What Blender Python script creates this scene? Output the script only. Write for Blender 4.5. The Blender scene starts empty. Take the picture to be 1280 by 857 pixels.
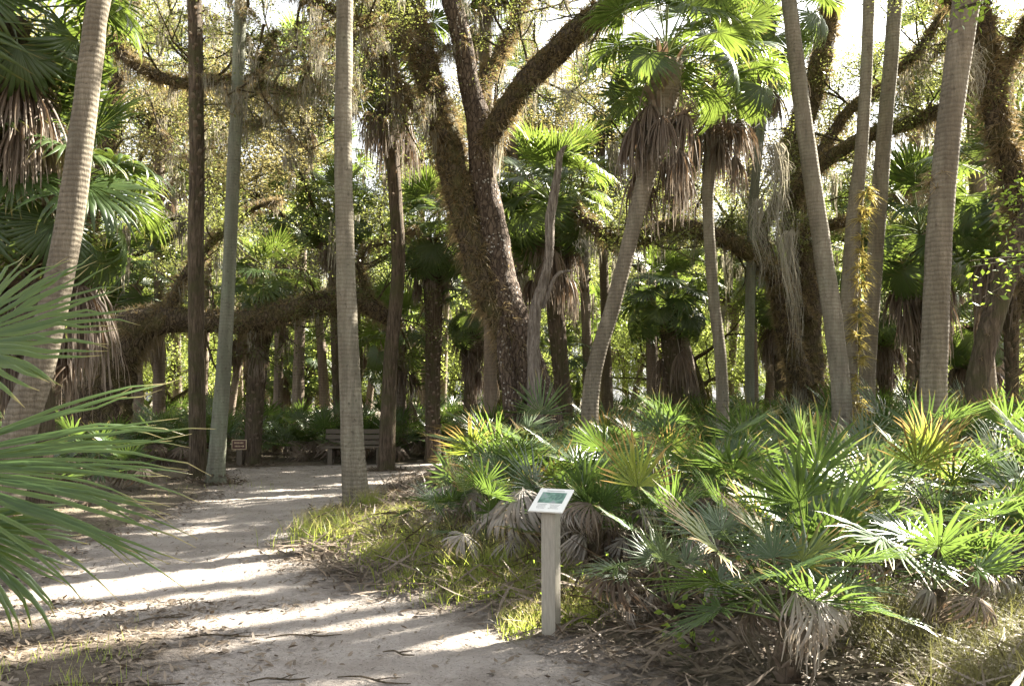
import bpy, math, random
import numpy as np
from mathutils import Matrix, Vector

S = bpy.context.scene
COL = S.collection
rng = np.random.default_rng(7)
random.seed(7)
R = math.radians

# ---------------------------------------------------------------- camera
F = 1100.0; CX = 640.0; CY = 428.5; CAMH = 1.6
PITCH = math.atan(71.5 / F)
cd = bpy.data.cameras.new('camera'); cam = bpy.data.objects.new('camera', cd); COL.objects.link(cam)
cam.location = (0, 0, CAMH); cam.rotation_euler = (math.pi / 2 + PITCH, 0, 0)
cd.sensor_width = 36; cd.lens = F / 1280 * 36; cd.clip_start = 0.05; cd.clip_end = 2000
S.camera = cam

# ---------------------------------------------------------------- light
SUN_AZ = math.atan2(0.80, 0.60); SUN_EL = R(39)
w = bpy.data.worlds.new('World'); S.world = w; w.use_nodes = True
nt = w.node_tree; bg = nt.nodes['Background']
sky = nt.nodes.new('ShaderNodeTexSky'); sky.sky_type = 'NISHITA'; sky.sun_disc = False
sky.sun_elevation = SUN_EL; sky.sun_rotation = SUN_AZ
sky.dust_density = 3.0; sky.air_density = 1.0; sky.ozone_density = 1.0
hs = nt.nodes.new('ShaderNodeHueSaturation'); hs.inputs['Saturation'].default_value = .18
nt.links.new(sky.outputs[0], hs.inputs['Color']); nt.links.new(hs.outputs[0], bg.inputs[0]); bg.inputs[1].default_value = 0.052
sl = bpy.data.lights.new('sun', 'SUN'); sl.energy = 5.0; sl.angle = R(0.5); sl.color = (1, 0.93, 0.80)
so = bpy.data.objects.new('sun', sl); COL.objects.link(so)
sd = Vector((math.sin(SUN_AZ) * math.cos(SUN_EL), math.cos(SUN_AZ) * math.cos(SUN_EL), math.sin(SUN_EL)))
so.rotation_euler = sd.to_track_quat('Z', 'Y').to_euler(); so.location = (20, 20, 20)
S.view_settings.view_transform = 'Standard'; S.view_settings.look = 'None'
S.view_settings.gamma = 1; S.view_settings.use_curve_mapping = False
S.view_settings.exposure = 3.15
S.render.engine = 'CYCLES'
c = S.cycles
c.max_bounces = 8; c.diffuse_bounces = 4; c.glossy_bounces = 2; c.transmission_bounces = 5; c.transparent_max_bounces = 4
c.use_denoising = True; c.caustics_reflective = False; c.caustics_refractive = False
c.sample_clamp_indirect = 6.0

def P(px, py, Y):
    """world point seen at photo pixel (px,py) at forward distance Y"""
    u = (px - CX) / F; v = (CY - py) / F
    cs, sn = math.cos(PITCH), math.sin(PITCH)
    dy = cs - v * sn; dz = sn + v * cs
    t = Y / dy
    return np.array([u * t, Y, CAMH + dz * t])

def proj(p):
    cs, sn = math.cos(PITCH), math.sin(PITCH)
    z = p[2] - CAMH
    zc = p[1] * cs + z * sn; yc = -p[1] * sn + z * cs
    return CX + F * p[0] / zc, CY - F * yc / zc, zc

# ---------------------------------------------------------------- path outline and terrain
EDGE_R = np.array([(1.6, -2), (1.45, 1.5), (1.25, 3), (0.95, 4.3), (0.75, 5.0), (.62, 5.5), (.2, 6.1), (-.5, 7.0), (-1.5, 7.9), (-2.25, 9.2), (-2.5, 11.0),
                   (-2.35, 12.7), (-2.2, 15), (-2.2, 18), (-1.6, 20.3), (1, 21.4), (4, 22.5)])
EDGE_L = np.array([(-3.4, -2), (-3.3, 2), (-3.5, 5), (-4.0, 6.8), (-4.3, 8), (-4.9, 9.8), (-4.8, 11.7), (-5.0, 14), (-5.5, 16.5), (-6.3, 19), (-6.9, 20.6), (-5.0, 21.7), (-3, 22.3),
                   (0, 23.6), (4, 24.8)])
def inside_path(x, y):
    xr = np.interp(y, EDGE_R[:14, 1], EDGE_R[:14, 0]); xl = np.interp(y, EDGE_L[:11, 1], EDGE_L[:11, 0])
    poly = np.vstack([EDGE_R, EDGE_L[::-1]])
    return poly
POLY = np.vstack([EDGE_R, EDGE_L[::-1]])
def sdf(x, y):
    """signed distance to the path outline, negative inside"""
    x = np.asarray(x, float); y = np.asarray(y, float)
    d = np.full(x.shape, 1e9); ins = np.zeros(x.shape, bool)
    n = len(POLY)
    for i in range(n):
        a = POLY[i]; b = POLY[(i + 1) % n]
        e = b - a; wx = x - a[0]; wy = y - a[1]
        t = np.clip((wx * e[0] + wy * e[1]) / (e @ e), 0, 1)
        d = np.minimum(d, np.hypot(wx - e[0] * t, wy - e[1] * t))
        c1 = (a[1] > y) != (b[1] > y)
        with np.errstate(divide='ignore', invalid='ignore'):
            xi = e[0] * (y - a[1]) / (e[1] if e[1] != 0 else 1e-9) + a[0]
        ins ^= c1 & (x < xi)
    return np.where(ins, -d, d)
def wob(x, y, s=1.0, k=0):
    return (np.sin(x * 1.7 * s + 1.3 + k) * np.cos(y * 1.3 * s + .7 * k) + .5 * np.sin(x * 3.9 * s + y * 2.7 * s + k) + .3 * np.cos(x * 8.3 * s - y * 7.1 * s + 2 * k)) / 1.8
def height(x, y):
    x = np.asarray(x, float); y = np.asarray(y, float)
    d = sdf(x, y)
    s = np.clip((d + .15) / 1.1, 0, 1); s = s * s * (3 - 2 * s)
    side = np.clip((x + 2.6) / 1.5, 0.15, 1)
    h = .16 * s * side + .012 * wob(x, y, 1.5) + .03 * s * wob(x, y, .8, 2)
    h = h + .05 * np.exp(-((x + 1.9) ** 2 + (y - 11.9) ** 2) / 1.5)
    h = h + np.clip((x - 3) / 6, 0, 1) * .15
    return h
def H(x, y): return float(height(np.array([x]), np.array([y]))[0])

# ---------------------------------------------------------------- mesh building
class MB:
    def __init__(s): s.v = []; s.f = []; s.uv = []; s.m = []; s.n = 0
    def add(s, v, f, uv=None, m=0):
        v = np.asarray(v, np.float32).reshape(-1, 3); f = np.asarray(f, np.int32).reshape(-1, 4)
        if uv is None: uv = np.zeros((len(v), 2), np.float32)
        s.v.append(v); s.f.append(f + s.n); s.uv.append(np.asarray(uv, np.float32).reshape(-1, 2))
        s.m.append(np.full(len(f), m, np.int32)); s.n += len(v)
        return s
    def arrays(s):
        return np.concatenate(s.v), np.concatenate(s.f), np.concatenate(s.uv), np.concatenate(s.m)
    def put(s, arr, M=None, m=None):
        v, f, uv, mi = arr
        if M is not None:
            M = np.array(M); v = v @ M[:3, :3].T + M[:3, 3]
        s.v.append(v.astype(np.float32)); s.f.append(f + s.n); s.uv.append(uv); s.m.append(mi if m is None else np.full(len(f), m, np.int32)); s.n += len(v)
    def mesh(s, name, mats, smooth=True):
        v, f, uv, mi = s.arrays()
        me = bpy.data.meshes.new(name)
        me.vertices.add(len(v)); me.vertices.foreach_set('co', v.astype(np.float32).ravel())
        me.loops.add(len(f) * 4); me.loops.foreach_set('vertex_index', f.astype(np.int32).ravel())
        me.polygons.add(len(f)); me.polygons.foreach_set('loop_start', np.arange(0, len(f) * 4, 4, dtype=np.int32))
        for m in mats: me.materials.append(m)
        me.polygons.foreach_set('material_index', mi)
        me.polygons.foreach_set('use_smooth', np.full(len(f), smooth, bool))
        u = me.uv_layers.new(name='UVMap'); u.data.foreach_set('uv', uv[f.ravel()].ravel())
        me.update(calc_edges=True); me.validate()
        return me

def obj(name, me, parent=None, M=None):
    o = bpy.data.objects.new(name, me); COL.objects.link(o)
    if parent is not None: o.parent = parent
    if M is not None: o.matrix_local = Matrix([list(map(float, r)) for r in np.array(M)])
    return o
def tag(o, label=None, cat=None, group=None, kind=None):
    if label: o['label'] = label
    if cat: o['category'] = cat
    if group: o['group'] = group
    if kind: o['kind'] = kind
    return o
def thing(name, loc, label, cat, group=None, rz=0):
    o = bpy.data.objects.new(name, None); COL.objects.link(o); o.location = [float(q) for q in loc]; o.rotation_euler.z = rz
    o.empty_display_size = .2
    return tag(o, label, cat, group)

def norm(a): return a / np.maximum(np.linalg.norm(a, axis=-1, keepdims=True), 1e-9)
def ribbons(C, side, ridge=None, seg=None):
    """S ribbons of K stations: centre line C, half-width vectors side, edges pushed by ridge (V section)"""
    Sn, K, _ = C.shape
    e = np.zeros_like(C) if ridge is None else ridge
    V = np.stack([C - side + e, C, C + side + e], 2)         # S,K,3,3
    idx = np.arange(Sn * K * 3).reshape(Sn, K, 3)
    q = []
    for j in (0, 1):
        a = idx[:, :-1, j]; b = idx[:, :-1, j + 1]; c_ = idx[:, 1:, j + 1]; d = idx[:, 1:, j]
        q.append(np.stack([a, b, c_, d], -1).reshape(-1, 4))
    t = np.broadcast_to(np.linspace(0, 1, K)[None, :, None], (Sn, K, 3))
    r = rng.random(Sn) if seg is None else seg
    uv = np.stack([t, np.broadcast_to(np.asarray(r)[:, None, None], (Sn, K, 3))], -1)
    return V.reshape(-1, 3), np.concatenate(q), uv.reshape(-1, 2)
def flat_ribbons(C, side, seg=None):
    Sn, K, _ = C.shape
    V = np.stack([C - side, C + side], 2); idx = np.arange(Sn * K * 2).reshape(Sn, K, 2)
    q = np.stack([idx[:, :-1, 0], idx[:, :-1, 1], idx[:, 1:, 1], idx[:, 1:, 0]], -1).reshape(-1, 4)
    t = np.broadcast_to(np.linspace(0, 1, K)[None, :, None], (Sn, K, 2))
    r = rng.random(Sn) if seg is None else seg
    uv = np.stack([t, np.broadcast_to(np.asarray(r)[:, None, None], (Sn, K, 2))], -1)
    return V.reshape(-1, 3), q, uv.reshape(-1, 2)

def spline(pts, step):
    """Catmull-Rom through points (any number of columns), resampled"""
    p = np.asarray(pts, float)
    if len(p) == 2:
        n = max(2, int(np.linalg.norm(p[1, :3] - p[0, :3]) / step) + 1)
        return p[0] + (p[1] - p[0]) * np.linspace(0, 1, n)[:, None]
    q = np.vstack([2 * p[0] - p[1], p, 2 * p[-1] - p[-2]])
    out = []
    for i in range(1, len(q) - 2):
        L = np.linalg.norm(q[i + 1, :3] - q[i, :3]); n = max(2, int(L / step))
        t = np.linspace(0, 1, n, endpoint=False)[:, None]
        out.append(.5 * (2 * q[i] + (q[i + 1] - q[i - 1]) * t + (2 * q[i - 1] - 5 * q[i] + 4 * q[i + 1] - q[i + 2]) * t ** 2 + (3 * q[i] - q[i - 1] - 3 * q[i + 1] + q[i + 2]) * t ** 3))
    out.append(p[-1:])
    return np.vstack(out)
def frames(c):
    T = norm(np.gradient(c, axis=0))
    ref = np.array([1., 0, 0]) if abs(T[0, 0]) < .8 else np.array([0, 1., 0])
    U = np.zeros_like(c); u = ref
    for i in range(len(c)):
        u = u - T[i] * (u @ T[i]); u = u / np.linalg.norm(u); U[i] = u
    return T, U, np.cross(T, U)
def tube(mb, pts, rad=None, sides=12, step=.2, rough=0.0, rf=2.0, m=0, cap=True, lobes=0.0, ends=None):
    """pts rows (x,y,z,r) -> a tapered tube added to mb; returns centre line, radii"""
    p = np.asarray(pts, float)
    if rad is not None: p = np.hstack([p[:, :3], np.asarray(rad, float).reshape(-1, 1)])
    s = spline(p, step); C, r = s[:, :3], np.maximum(s[:, 3], .002)
    T, U, W = frames(C)
    K = len(C); th = np.linspace(0, 2 * np.pi, sides + 1)
    L = np.concatenate([[0], np.cumsum(np.linalg.norm(np.diff(C, axis=0), axis=1))])
    ph = rng.random(6) * 6.28
    A, Z = np.meshgrid(th, L)
    nz = (np.sin(A * 2 + ph[0] + Z * rf * .7) + np.sin(A * 3 + ph[1] - Z * rf * 1.9) + .7 * np.sin(A * 5 + ph[2] + Z * rf * 4.1) + .5 * np.sin(A * 1 + ph[3] + Z * rf * 7.3) + .4 * np.sin(A * 7 + ph[4] - Z * rf * 11)) / 2.5
    rr = r[:, None] * (1 + rough * nz)
    V = C[:, None] + rr[..., None] * (np.cos(A)[..., None] * U[:, None] + np.sin(A)[..., None] * W[:, None])
    idx = np.arange(K * (sides + 1)).reshape(K, sides + 1)
    q = np.stack([idx[:-1, :-1], idx[:-1, 1:], idx[1:, 1:], idx[1:, :-1]], -1).reshape(-1, 4)
    uv = np.stack([A / (2 * np.pi), Z], -1).reshape(-1, 2)
    mb.add(V.reshape(-1, 3), q, uv, m)
    if cap:
        for k, flip in ((0, 1), (K - 1, 0)):
            ring = V[k, :-1]; cpt = ring.mean(0)
            n = len(ring); vv = np.vstack([ring, cpt[None]])
            h = n // 2
            fs = [[n, (2 * i) % n, (2 * i + 1) % n, (2 * i + 2) % n] for i in range(h)] if n % 2 == 0 else [[n, i, (i + 1) % n, (i + 1) % n] for i in range(n)]
            if n % 2 == 0:
                if flip: fs = [f[::-1] for f in fs]
                mb.add(vv, fs, None, m)
    return C, r, T
def rotz(a): c_, s_ = math.cos(a), math.sin(a); return np.array([[c_, -s_, 0, 0], [s_, c_, 0, 0], [0, 0, 1, 0], [0, 0, 0, 1.]])
def rotx(a): c_, s_ = math.cos(a), math.sin(a); return np.array([[1, 0, 0, 0], [0, c_, -s_, 0], [0, s_, c_, 0], [0, 0, 0, 1.]])
def roty(a): c_, s_ = math.cos(a), math.sin(a); return np.array([[c_, 0, s_, 0], [0, 1, 0, 0], [-s_, 0, c_, 0], [0, 0, 0, 1.]])
def tr(x, y, z): m = np.eye(4); m[:3, 3] = (x, y, z); return m
def sc(k): m = np.eye(4) * k; m[3, 3] = 1; return m
def frame(o, Y, Z):
    Y = norm(np.array(Y, float)); Z = np.array(Z, float); Z = norm(Z - Y * (Z @ Y)); X = np.cross(Y, Z)
    m = np.eye(4); m[:3, 0] = X; m[:3, 1] = Y; m[:3, 2] = Z; m[:3, 3] = o; return m

# ---------------------------------------------------------------- materials
class NT:
    def __init__(s, name):
        s.mat = bpy.data.materials.new(name); s.mat.use_nodes = True; s.t = s.mat.node_tree; s.N = s.t.nodes
        s.bsdf = s.N['Principled BSDF']; s.out = s.N['Material Output']
    def n(s, typ, **kw):
        x = s.N.new('ShaderNode' + typ)
        for k, v in kw.items():
            if k.startswith('i_'):
                key = k[2:]; key = int(key) if key.isdigit() else key.replace('_', ' ')
                x.inputs[key].default_value = v
            else: setattr(x, k, v)
        return x
    def l(s, a, b): s.t.links.new(a, b)
    def coord(s, kind='Object', scale=(1, 1, 1)):
        tc = s.n('TexCoord'); mp = s.n('Mapping'); mp.inputs['Scale'].default_value = scale
        s.l(tc.outputs[kind], mp.inputs[0]); return mp.outputs[0]
    def noise(s, vec, scale, detail=4, rough=.6, dist=0):
        x = s.n('TexNoise'); x.inputs['Scale'].default_value = scale; x.inputs['Detail'].default_value = detail
        x.inputs['Roughness'].default_value = rough; x.inputs['Distortion'].default_value = dist
        if vec is not None: s.l(vec, x.inputs['Vector'])
        return x.outputs['Fac']
    def ramp(s, fac, stops):
        x = s.n('ValToRGB'); e = x.color_ramp.elements
        while len(e) < len(stops): e.new(.5)
        for k, (p, c_) in enumerate(stops):
            e[k].position = p; e[k].color = (c_, c_, c_, 1) if not hasattr(c_, '__len__') else (*c_, 1)
        s.l(fac, x.inputs[0]); return x.outputs[0]
    def mix(s, fac, a, b, mode='MIX'):
        x = s.n('Mix', data_type='RGBA', blend_type=mode)
        for v, k in ((fac, 0), (a, 6), (b, 7)):
            if hasattr(v, 'node'): s.l(v, x.inputs[k])
            else: x.inputs[k].default_value = v if k == 0 else ((*v, 1) if len(v) == 3 else v)
        return x.outputs[2]
    def math(s, op, a, b=0.0, clamp=False):
        x = s.n('Math', operation=op, use_clamp=clamp)
        for v, k in ((a, 0), (b, 1)):
            if hasattr(v, 'node'): s.l(v, x.inputs[k])
            else: x.inputs[k].default_value = v
        return x.outputs[0]
    def bump(s, h, strength, dist=.02, prev=None):
        x = s.n('Bump'); x.inputs['Strength'].default_value = strength; x.inputs['Distance'].default_value = dist
        s.l(h, x.inputs['Height'])
        if prev is not None: s.l(prev, x.inputs['Normal'])
        return x.outputs[0]

def leaf_mat(name, dark, light, trans, tip=None, fac=.4, rough=.42, spec=.5, tipstart=.8, stripe=True):
    m = NT(name)
    uv = m.n('TexCoord').outputs['UV']; sep = m.n('SeparateXYZ'); m.l(uv, sep.inputs[0])
    oi = m.n('ObjectInfo').outputs['Random']
    rv = m.math('ADD', m.math('MULTIPLY', oi, .6), m.math('MULTIPLY', sep.outputs[1], .4))
    base = m.mix(rv, dark, light)
    tc = m.mix(rv, trans, tuple(min(1, q * 1.35) for q in trans))
    if tip is not None:
        tn = m.math('ADD', sep.outputs[0], m.math('MULTIPLY', sep.outputs[1], .12))
        tf = m.ramp(tn, [(tipstart, 0.0), (min(1, tipstart + .22), 1.0)])
        base = m.mix(tf, base, tip); tc = m.mix(tf, tc, tuple(min(1, q * 1.6) for q in tip))
    m.l(base, m.bsdf.inputs['Base Color']); m.bsdf.inputs['Roughness'].default_value = rough
    m.bsdf.inputs['Specular IOR Level'].default_value = spec
    tl = m.n('BsdfTranslucent'); m.l(tc, tl.inputs[0])
    mx = m.n('MixShader'); mx.inputs[0].default_value = fac
    m.l(m.bsdf.outputs[0], mx.inputs[1]); m.l(tl.outputs[0], mx.inputs[2]); m.l(mx.outputs[0], m.out.inputs[0])
    return m.mat
M_SABAL = leaf_mat('sabal_leaf', (.036, .068, .024), (.070, .106, .032), (.16, .22, .035), tip=(.20, .17, .05), fac=.35, rough=.36, tipstart=.86)
M_FORE = leaf_mat('foreground_leaf', (.042, .080, .026), (.080, .128, .036), (.22, .30, .045), tip=(.28, .24, .10), fac=.38, rough=.27, tipstart=.90)
M_SAW = leaf_mat('saw_palmetto_leaf', (.038, .072, .028), (.075, .112, .038), (.15, .23, .04), tip=(.22, .18, .06), fac=.30, rough=.26, tipstart=.91)
M_SAWB = leaf_mat('blue_palmetto_leaf', (.065, .10, .05), (.10, .135, .07), (.17, .23, .07), tip=(.26, .22, .12), fac=.28, rough=.34, tipstart=.88)
M_SAWY = leaf_mat('yellowing_palmetto_leaf', (.08, .12, .03), (.14, .16, .035), (.24, .28, .04), tip=(.26, .17, .06), fac=.40, tipstart=.6)
M_DEAD = leaf_mat('dead_frond', (.08, .055, .038), (.21, .165, .125), (.16, .10, .055), tip=(.22, .18, .14), fac=.18, rough=.6, tipstart=.7, spec=.3)
M_DEADP = leaf_mat('weathered_frond', (.22, .19, .16), (.34, .31, .27), (.20, .15, .10), tip=(.28, .24, .19), fac=.15, rough=.55, tipstart=.7, spec=.35)
M_PET = leaf_mat('palm_stalk', (.10, .15, .045), (.16, .19, .06), (.15, .2, .04), fac=.1)
M_PETD = leaf_mat('dead_stalk', (.14, .11, .075), (.27, .23, .18), (.1, .07, .05), fac=.03, rough=.6)
M_LEAF = leaf_mat('oak_leaf', (.045, .065, .022), (.09, .105, .035), (.22, .24, .06), fac=.42, rough=.4)
M_LEAFY = leaf_mat('sunny_leaf', (.10, .14, .035), (.18, .21, .05), (.40, .47, .10), fac=.55, rough=.45)
M_LEAFO = leaf_mat('olive_leaf', (.08, .08, .035), (.14, .12, .05), (.28, .24, .09), fac=.42, rough=.5)
M_SPRIG = leaf_mat('vine_leaf', (.07, .13, .025), (.12, .18, .03), (.26, .36, .04), fac=.5, rough=.4)
M_EPI = leaf_mat('air_plant', (.14, .11, .06), (.28, .22, .12), (.34, .25, .11), fac=.3, rough=.6, tip=(.20, .15, .08), tipstart=.7)
M_EPIY = leaf_mat('bright_air_plant', (.26, .24, .08), (.38, .30, .11), (.55, .45, .12), fac=.4, rough=.5)
M_SMOSS = leaf_mat('spanish_moss', (.22, .21, .165), (.36, .34, .28), (.30, .27, .20), fac=.35, rough=.8, spec=.1)
M_GRASS = leaf_mat('grass_blade', (.10, .15, .03), (.20, .25, .055), (.42, .50, .08), fac=.5, rough=.45, tip=(.34, .30, .12), tipstart=.6)
M_LITTER = leaf_mat('leaf_litter', (.08, .055, .035), (.25, .20, .145), (.12, .08, .05), fac=.08, rough=.6)
M_OLIVE = leaf_mat('olive_brush', (.085, .085, .03), (.20, .17, .07), (.2, .2, .06), fac=.3, rough=.6)

def ring_bark(name, dark, light, lichen, ring=11.0, lich=.5, bs=.7):
    m = NT(name)
    v = m.coord('Object', (1, 1, 1))
    wv = m.n('TexWave', wave_type='BANDS', bands_direction='Z', wave_profile='SIN')
    wv.inputs['Scale'].default_value = ring / 6.28 * 3.0; wv.inputs['Distortion'].default_value = 2.6; wv.inputs['Detail'].default_value = 3
    wv.inputs['Detail Scale'].default_value = 2.2; m.l(v, wv.inputs['Vector'])
    fine = m.noise(m.coord('Object', (30, 30, 6)), 1.6, 5, .7)
    big = m.noise(v, 2.3, 4, .6)
    a = m.mix(m.math('MULTIPLY', m.math('MAXIMUM', m.ramp(wv.outputs['Fac'], [(0.0, .4), (.3, .9), (1, 1.0)]), m.ramp(m.noise(v, 3.1, 4, .7), [(.42, .2), (.60, .95)])), m.ramp(fine, [(.3, .25), (.75, 1.0)])), dark, light)
    a = m.mix(m.ramp(big, [(.50 - .1 * lich, 0.0), (.72, .75 * lich + .2)]), a, lichen)
    sp = m.noise(v, 14, 3, .6)
    a = m.mix(m.ramp(sp, [(.60, 0.0), (.70, .7)]), a, tuple(q * .45 for q in dark))
    streak = m.noise(m.coord('Object', (5, 5, .5)), 1.3, 4, .65)
    a = m.mix(m.ramp(streak, [(.38, .55), (.62, 0.0)]), a, tuple(q * .55 for q in dark))
    oi = m.n('ObjectInfo').outputs['Random']; hv = m.n('HueSaturation'); m.l(a, hv.inputs['Color']); m.l(m.math('ADD', m.math('MULTIPLY', oi, .35), .82), hv.inputs['Value']); a = hv.outputs[0]
    m.l(m.mix(m.ramp(m.noise(m.coord('Object'), .9, 5, .7), [(.4, 0.0), (.6, .45)]), a, tuple(q * .8 for q in dark)), m.bsdf.inputs['Base Color']); m.bsdf.inputs['Roughness'].default_value = .85; m.bsdf.inputs['Specular IOR Level'].default_value = .2
    b = m.bump(wv.outputs['Fac'], bs * .5, .010); b = m.bump(fine, .7, .015, b)
    m.l(b, m.bsdf.inputs['Normal']); return m.mat
B_RING = ring_bark('palm_bark', (.14, .118, .085), (.37, .335, .262), (.30, .30, .22))
B_WARM = ring_bark('warm_palm_bark', (.12, .098, .07), (.34, .295, .225), (.28, .27, .195), lich=.2, bs=1.0)
B_GREEN = ring_bark('mossy_palm_bark', (.12, .115, .085), (.27, .275, .215), (.20, .235, .165), lich=1.0, bs=.35)
B_FAR = ring_bark('distant_palm_bark', (.13, .095, .07), (.33, .27, .21), (.24, .22, .16), ring=8)
def rough_bark(name, dark, light, spots=None, moss=None, stringy=False):
    m = NT(name); v = m.coord('Object', (1, 1, .35)); v1 = m.coord('Object')
    vo = m.n('TexVoronoi', feature='DISTANCE_TO_EDGE'); vo.inputs['Scale'].default_value = 14
    nz = m.noise(v, 9, 6, .7)
    m.l(v, vo.inputs['Vector'])
    cr = m.ramp(vo.outputs['Distance'], [(0.0, 0.0), (.16, 1.0)]) if not stringy else m.ramp(m.noise(m.coord('Object', (16, 16, 1.6)), 1.5, 6, .7, .6), [(.35, 0.0), (.6, 1.0)])
    if not stringy:
        dn = m.n('TexNoise'); dn.inputs['Scale'].default_value = 7; dn.inputs['Detail'].default_value = 4; m.l(v1, dn.inputs['Vector']); mvx = m.mix(.10, v, dn.outputs['Color'], 'ADD'); m.l(mvx, vo.inputs['Vector'])
    h = m.math('MULTIPLY', cr, nz)
    a = m.mix(m.ramp(h, [(.1, 0.0), (.6, 1.0)]), dark, light)
    if moss is not None: a = m.mix(m.ramp(m.noise(v1, 2.1, 5, .65), [(.45, 0.0), (.62, .85)]), a, moss)
    if spots is not None:
        v2 = m.n('TexVoronoi'); v2.inputs['Scale'].default_value = 11; m.l(v1, v2.inputs['Vector'])
        reg = m.ramp(m.noise(v1, 1.3, 3, .6), [(.42, 0.0), (.6, .5)])
        sp = m.math('LESS_THAN', m.math('ADD', v2.outputs['Distance'], m.math('MULTIPLY', m.noise(v1, 25, 3, .6), .35)), m.math('ADD', .26, m.math('MULTIPLY', reg, .3)))
        a = m.mix(m.math('MULTIPLY', sp, .85), a, spots)
    m.l(a, m.bsdf.inputs['Base Color']); m.bsdf.inputs['Roughness'].default_value = .9; m.bsdf.inputs['Specular IOR Level'].default_value = .15
    m.l(m.bump(nz, .8, .04, m.bump(h, 1.0, .03)), m.bsdf.inputs['Normal']); return m.mat
B_OAK = rough_bark('spotted_oak_bark', (.055, .040, .03), (.16, .12, .09), spots=(.48, .45, .40))
B_OAKM = rough_bark('mossy_oak_bark', (.045, .035, .024), (.13, .10, .07), moss=(.10, .09, .035))
B_SNAG = rough_bark('bleached_dead_wood', (.13, .105, .085), (.40, .35, .30), stringy=True)
B_DARK = rough_bark('dark_palm_bark', (.055, .042, .03), (.19, .145, .105), moss=(.085, .08, .04), stringy=True)
def plain(name, col, rough=.7, var=.25, scale=20, bump=.2, stretch=(1, 1, 1), metallic=0):
    m = NT(name); v = m.coord('Object', stretch); nz = m.noise(v, scale, 5, .65)
    a = m.mix(nz, tuple(q * (1 - var) for q in col), tuple(min(1, q * (1 + var)) for q in col))
    m.l(a, m.bsdf.inputs['Base Color']); m.bsdf.inputs['Roughness'].default_value = rough; m.bsdf.inputs['Metallic'].default_value = metallic
    m.l(m.bump(nz, bump, .004), m.bsdf.inputs['Normal']); return m.mat
M_POST = plain('weathered_post_wood', (.31, .285, .235), .8, .5, 9, .9, (14, 14, 1))
M_BENCH = plain('bench_wood', (.12, .10, .075), .85, .35, 8, .5, (1, 8, 14))
M_WHITE = plain('white_panel', (.74, .74, .70), .35, .04, 30, .05)
M_BROWN = plain('brown_sign_paint', (.075, .028, .018), .5, .15, 30, .1)
M_CREAM = plain('cream_lettering', (.55, .44, .28), .6, .1, 30, .05)
M_GREY = plain('grey_print', (.38, .39, .38), .5, .1, 30, .0)
def picture_mat():
    m = NT('green_map_print'); v = m.coord('Object', (14, 14, 14)); nz = m.noise(v, 1.0, 5, .65, 1.0)
    a = m.ramp(nz, [(.3, (.05, .09, .09)), (.45, (.08, .17, .13)), (.55, (.17, .30, .24)), (.62, (.24, .24, .27)), (.75, (.38, .42, .34))])
    m.l(a, m.bsdf.inputs['Base Color']); m.bsdf.inputs['Roughness'].default_value = .3; return m.mat
M_PIC = picture_mat()

def ground_mats():
    # forest soil with litter flecks
    m = NT('forest_soil'); v = m.coord('Object')
    n1 = m.noise(v, 1.1, 6, .65); n2 = m.noise(v, 22, 6, .75); vo = m.n('TexVoronoi'); vo.inputs['Scale'].default_value = 26; m.l(v, vo.inputs['Vector'])
    a = m.ramp(n2, [(.25, (.045, .033, .023)), (.5, (.12, .092, .066)), (.72, (.23, .19, .15))])
    a = m.mix(m.math('MULTIPLY', m.ramp(vo.outputs['Color'], [(.62, 0.0), (.8, 1.0)]), .6), a, (.26, .20, .145))
    a = m.mix(m.ramp(n1, [(.4, 0.0), (.65, .55)]), a, (.11, .105, .05))
    m.l(a, m.bsdf.inputs['Base Color']); m.bsdf.inputs['Roughness'].default_value = .95
    m.l(m.bump(n2, .9, .05, m.bump(vo.outputs['Distance'], .5, .03)), m.bsdf.inputs['Normal'])
    soil = m.mat
    m = NT('white_sand'); v = m.coord('Object'); tcu = m.n('TexCoord').outputs['UV']; sep = m.n('SeparateXYZ'); m.l(tcu, sep.inputs[0])
    n1 = m.noise(v, 1.7, 6, .62); n2 = m.noise(v, 16, 6, .72); n3 = m.noise(v, 70, 3, .6); n4 = m.noise(v, 5, 5, .7)
    a = m.ramp(n1, [(.3, (.27, .235, .205)), (.6, (.40, .36, .325))])
    a = m.mix(m.ramp(n2, [(.52, 0.0), (.72, .55)]), a, (.27, .225, .185))
    a = m.mix(m.ramp(m.noise(v, 48, 2, .5), [(.64, 0.0), (.70, .8)]), a, (.11, .08, .06))
    edge = m.math('ADD', sep.outputs[0], m.math('MULTIPLY', m.math('SUBTRACT', n4, .5), 1.5))   # uv.x: 1 at the outline, 0 inside
    ef = m.ramp(edge, [(.35, 0.0), (.95, 1.0)])
    a = m.mix(ef, a, m.ramp(n2, [(.25, (.045, .034, .025)), (.5, (.11, .088, .066)), (.72, (.21, .175, .14))]))
    m.l(a, m.bsdf.inputs['Base Color']); m.bsdf.inputs['Roughness'].default_value = .95; m.bsdf.inputs['Specular IOR Level'].default_value = .2
    m.l(m.bump(n2, .8, .06, m.bump(n4, .8, .14, m.bump(n3, .35, .008))), m.bsdf.inputs['Normal'])
    return soil, m.mat
M_SOIL, M_SAND = ground_mats()

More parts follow.
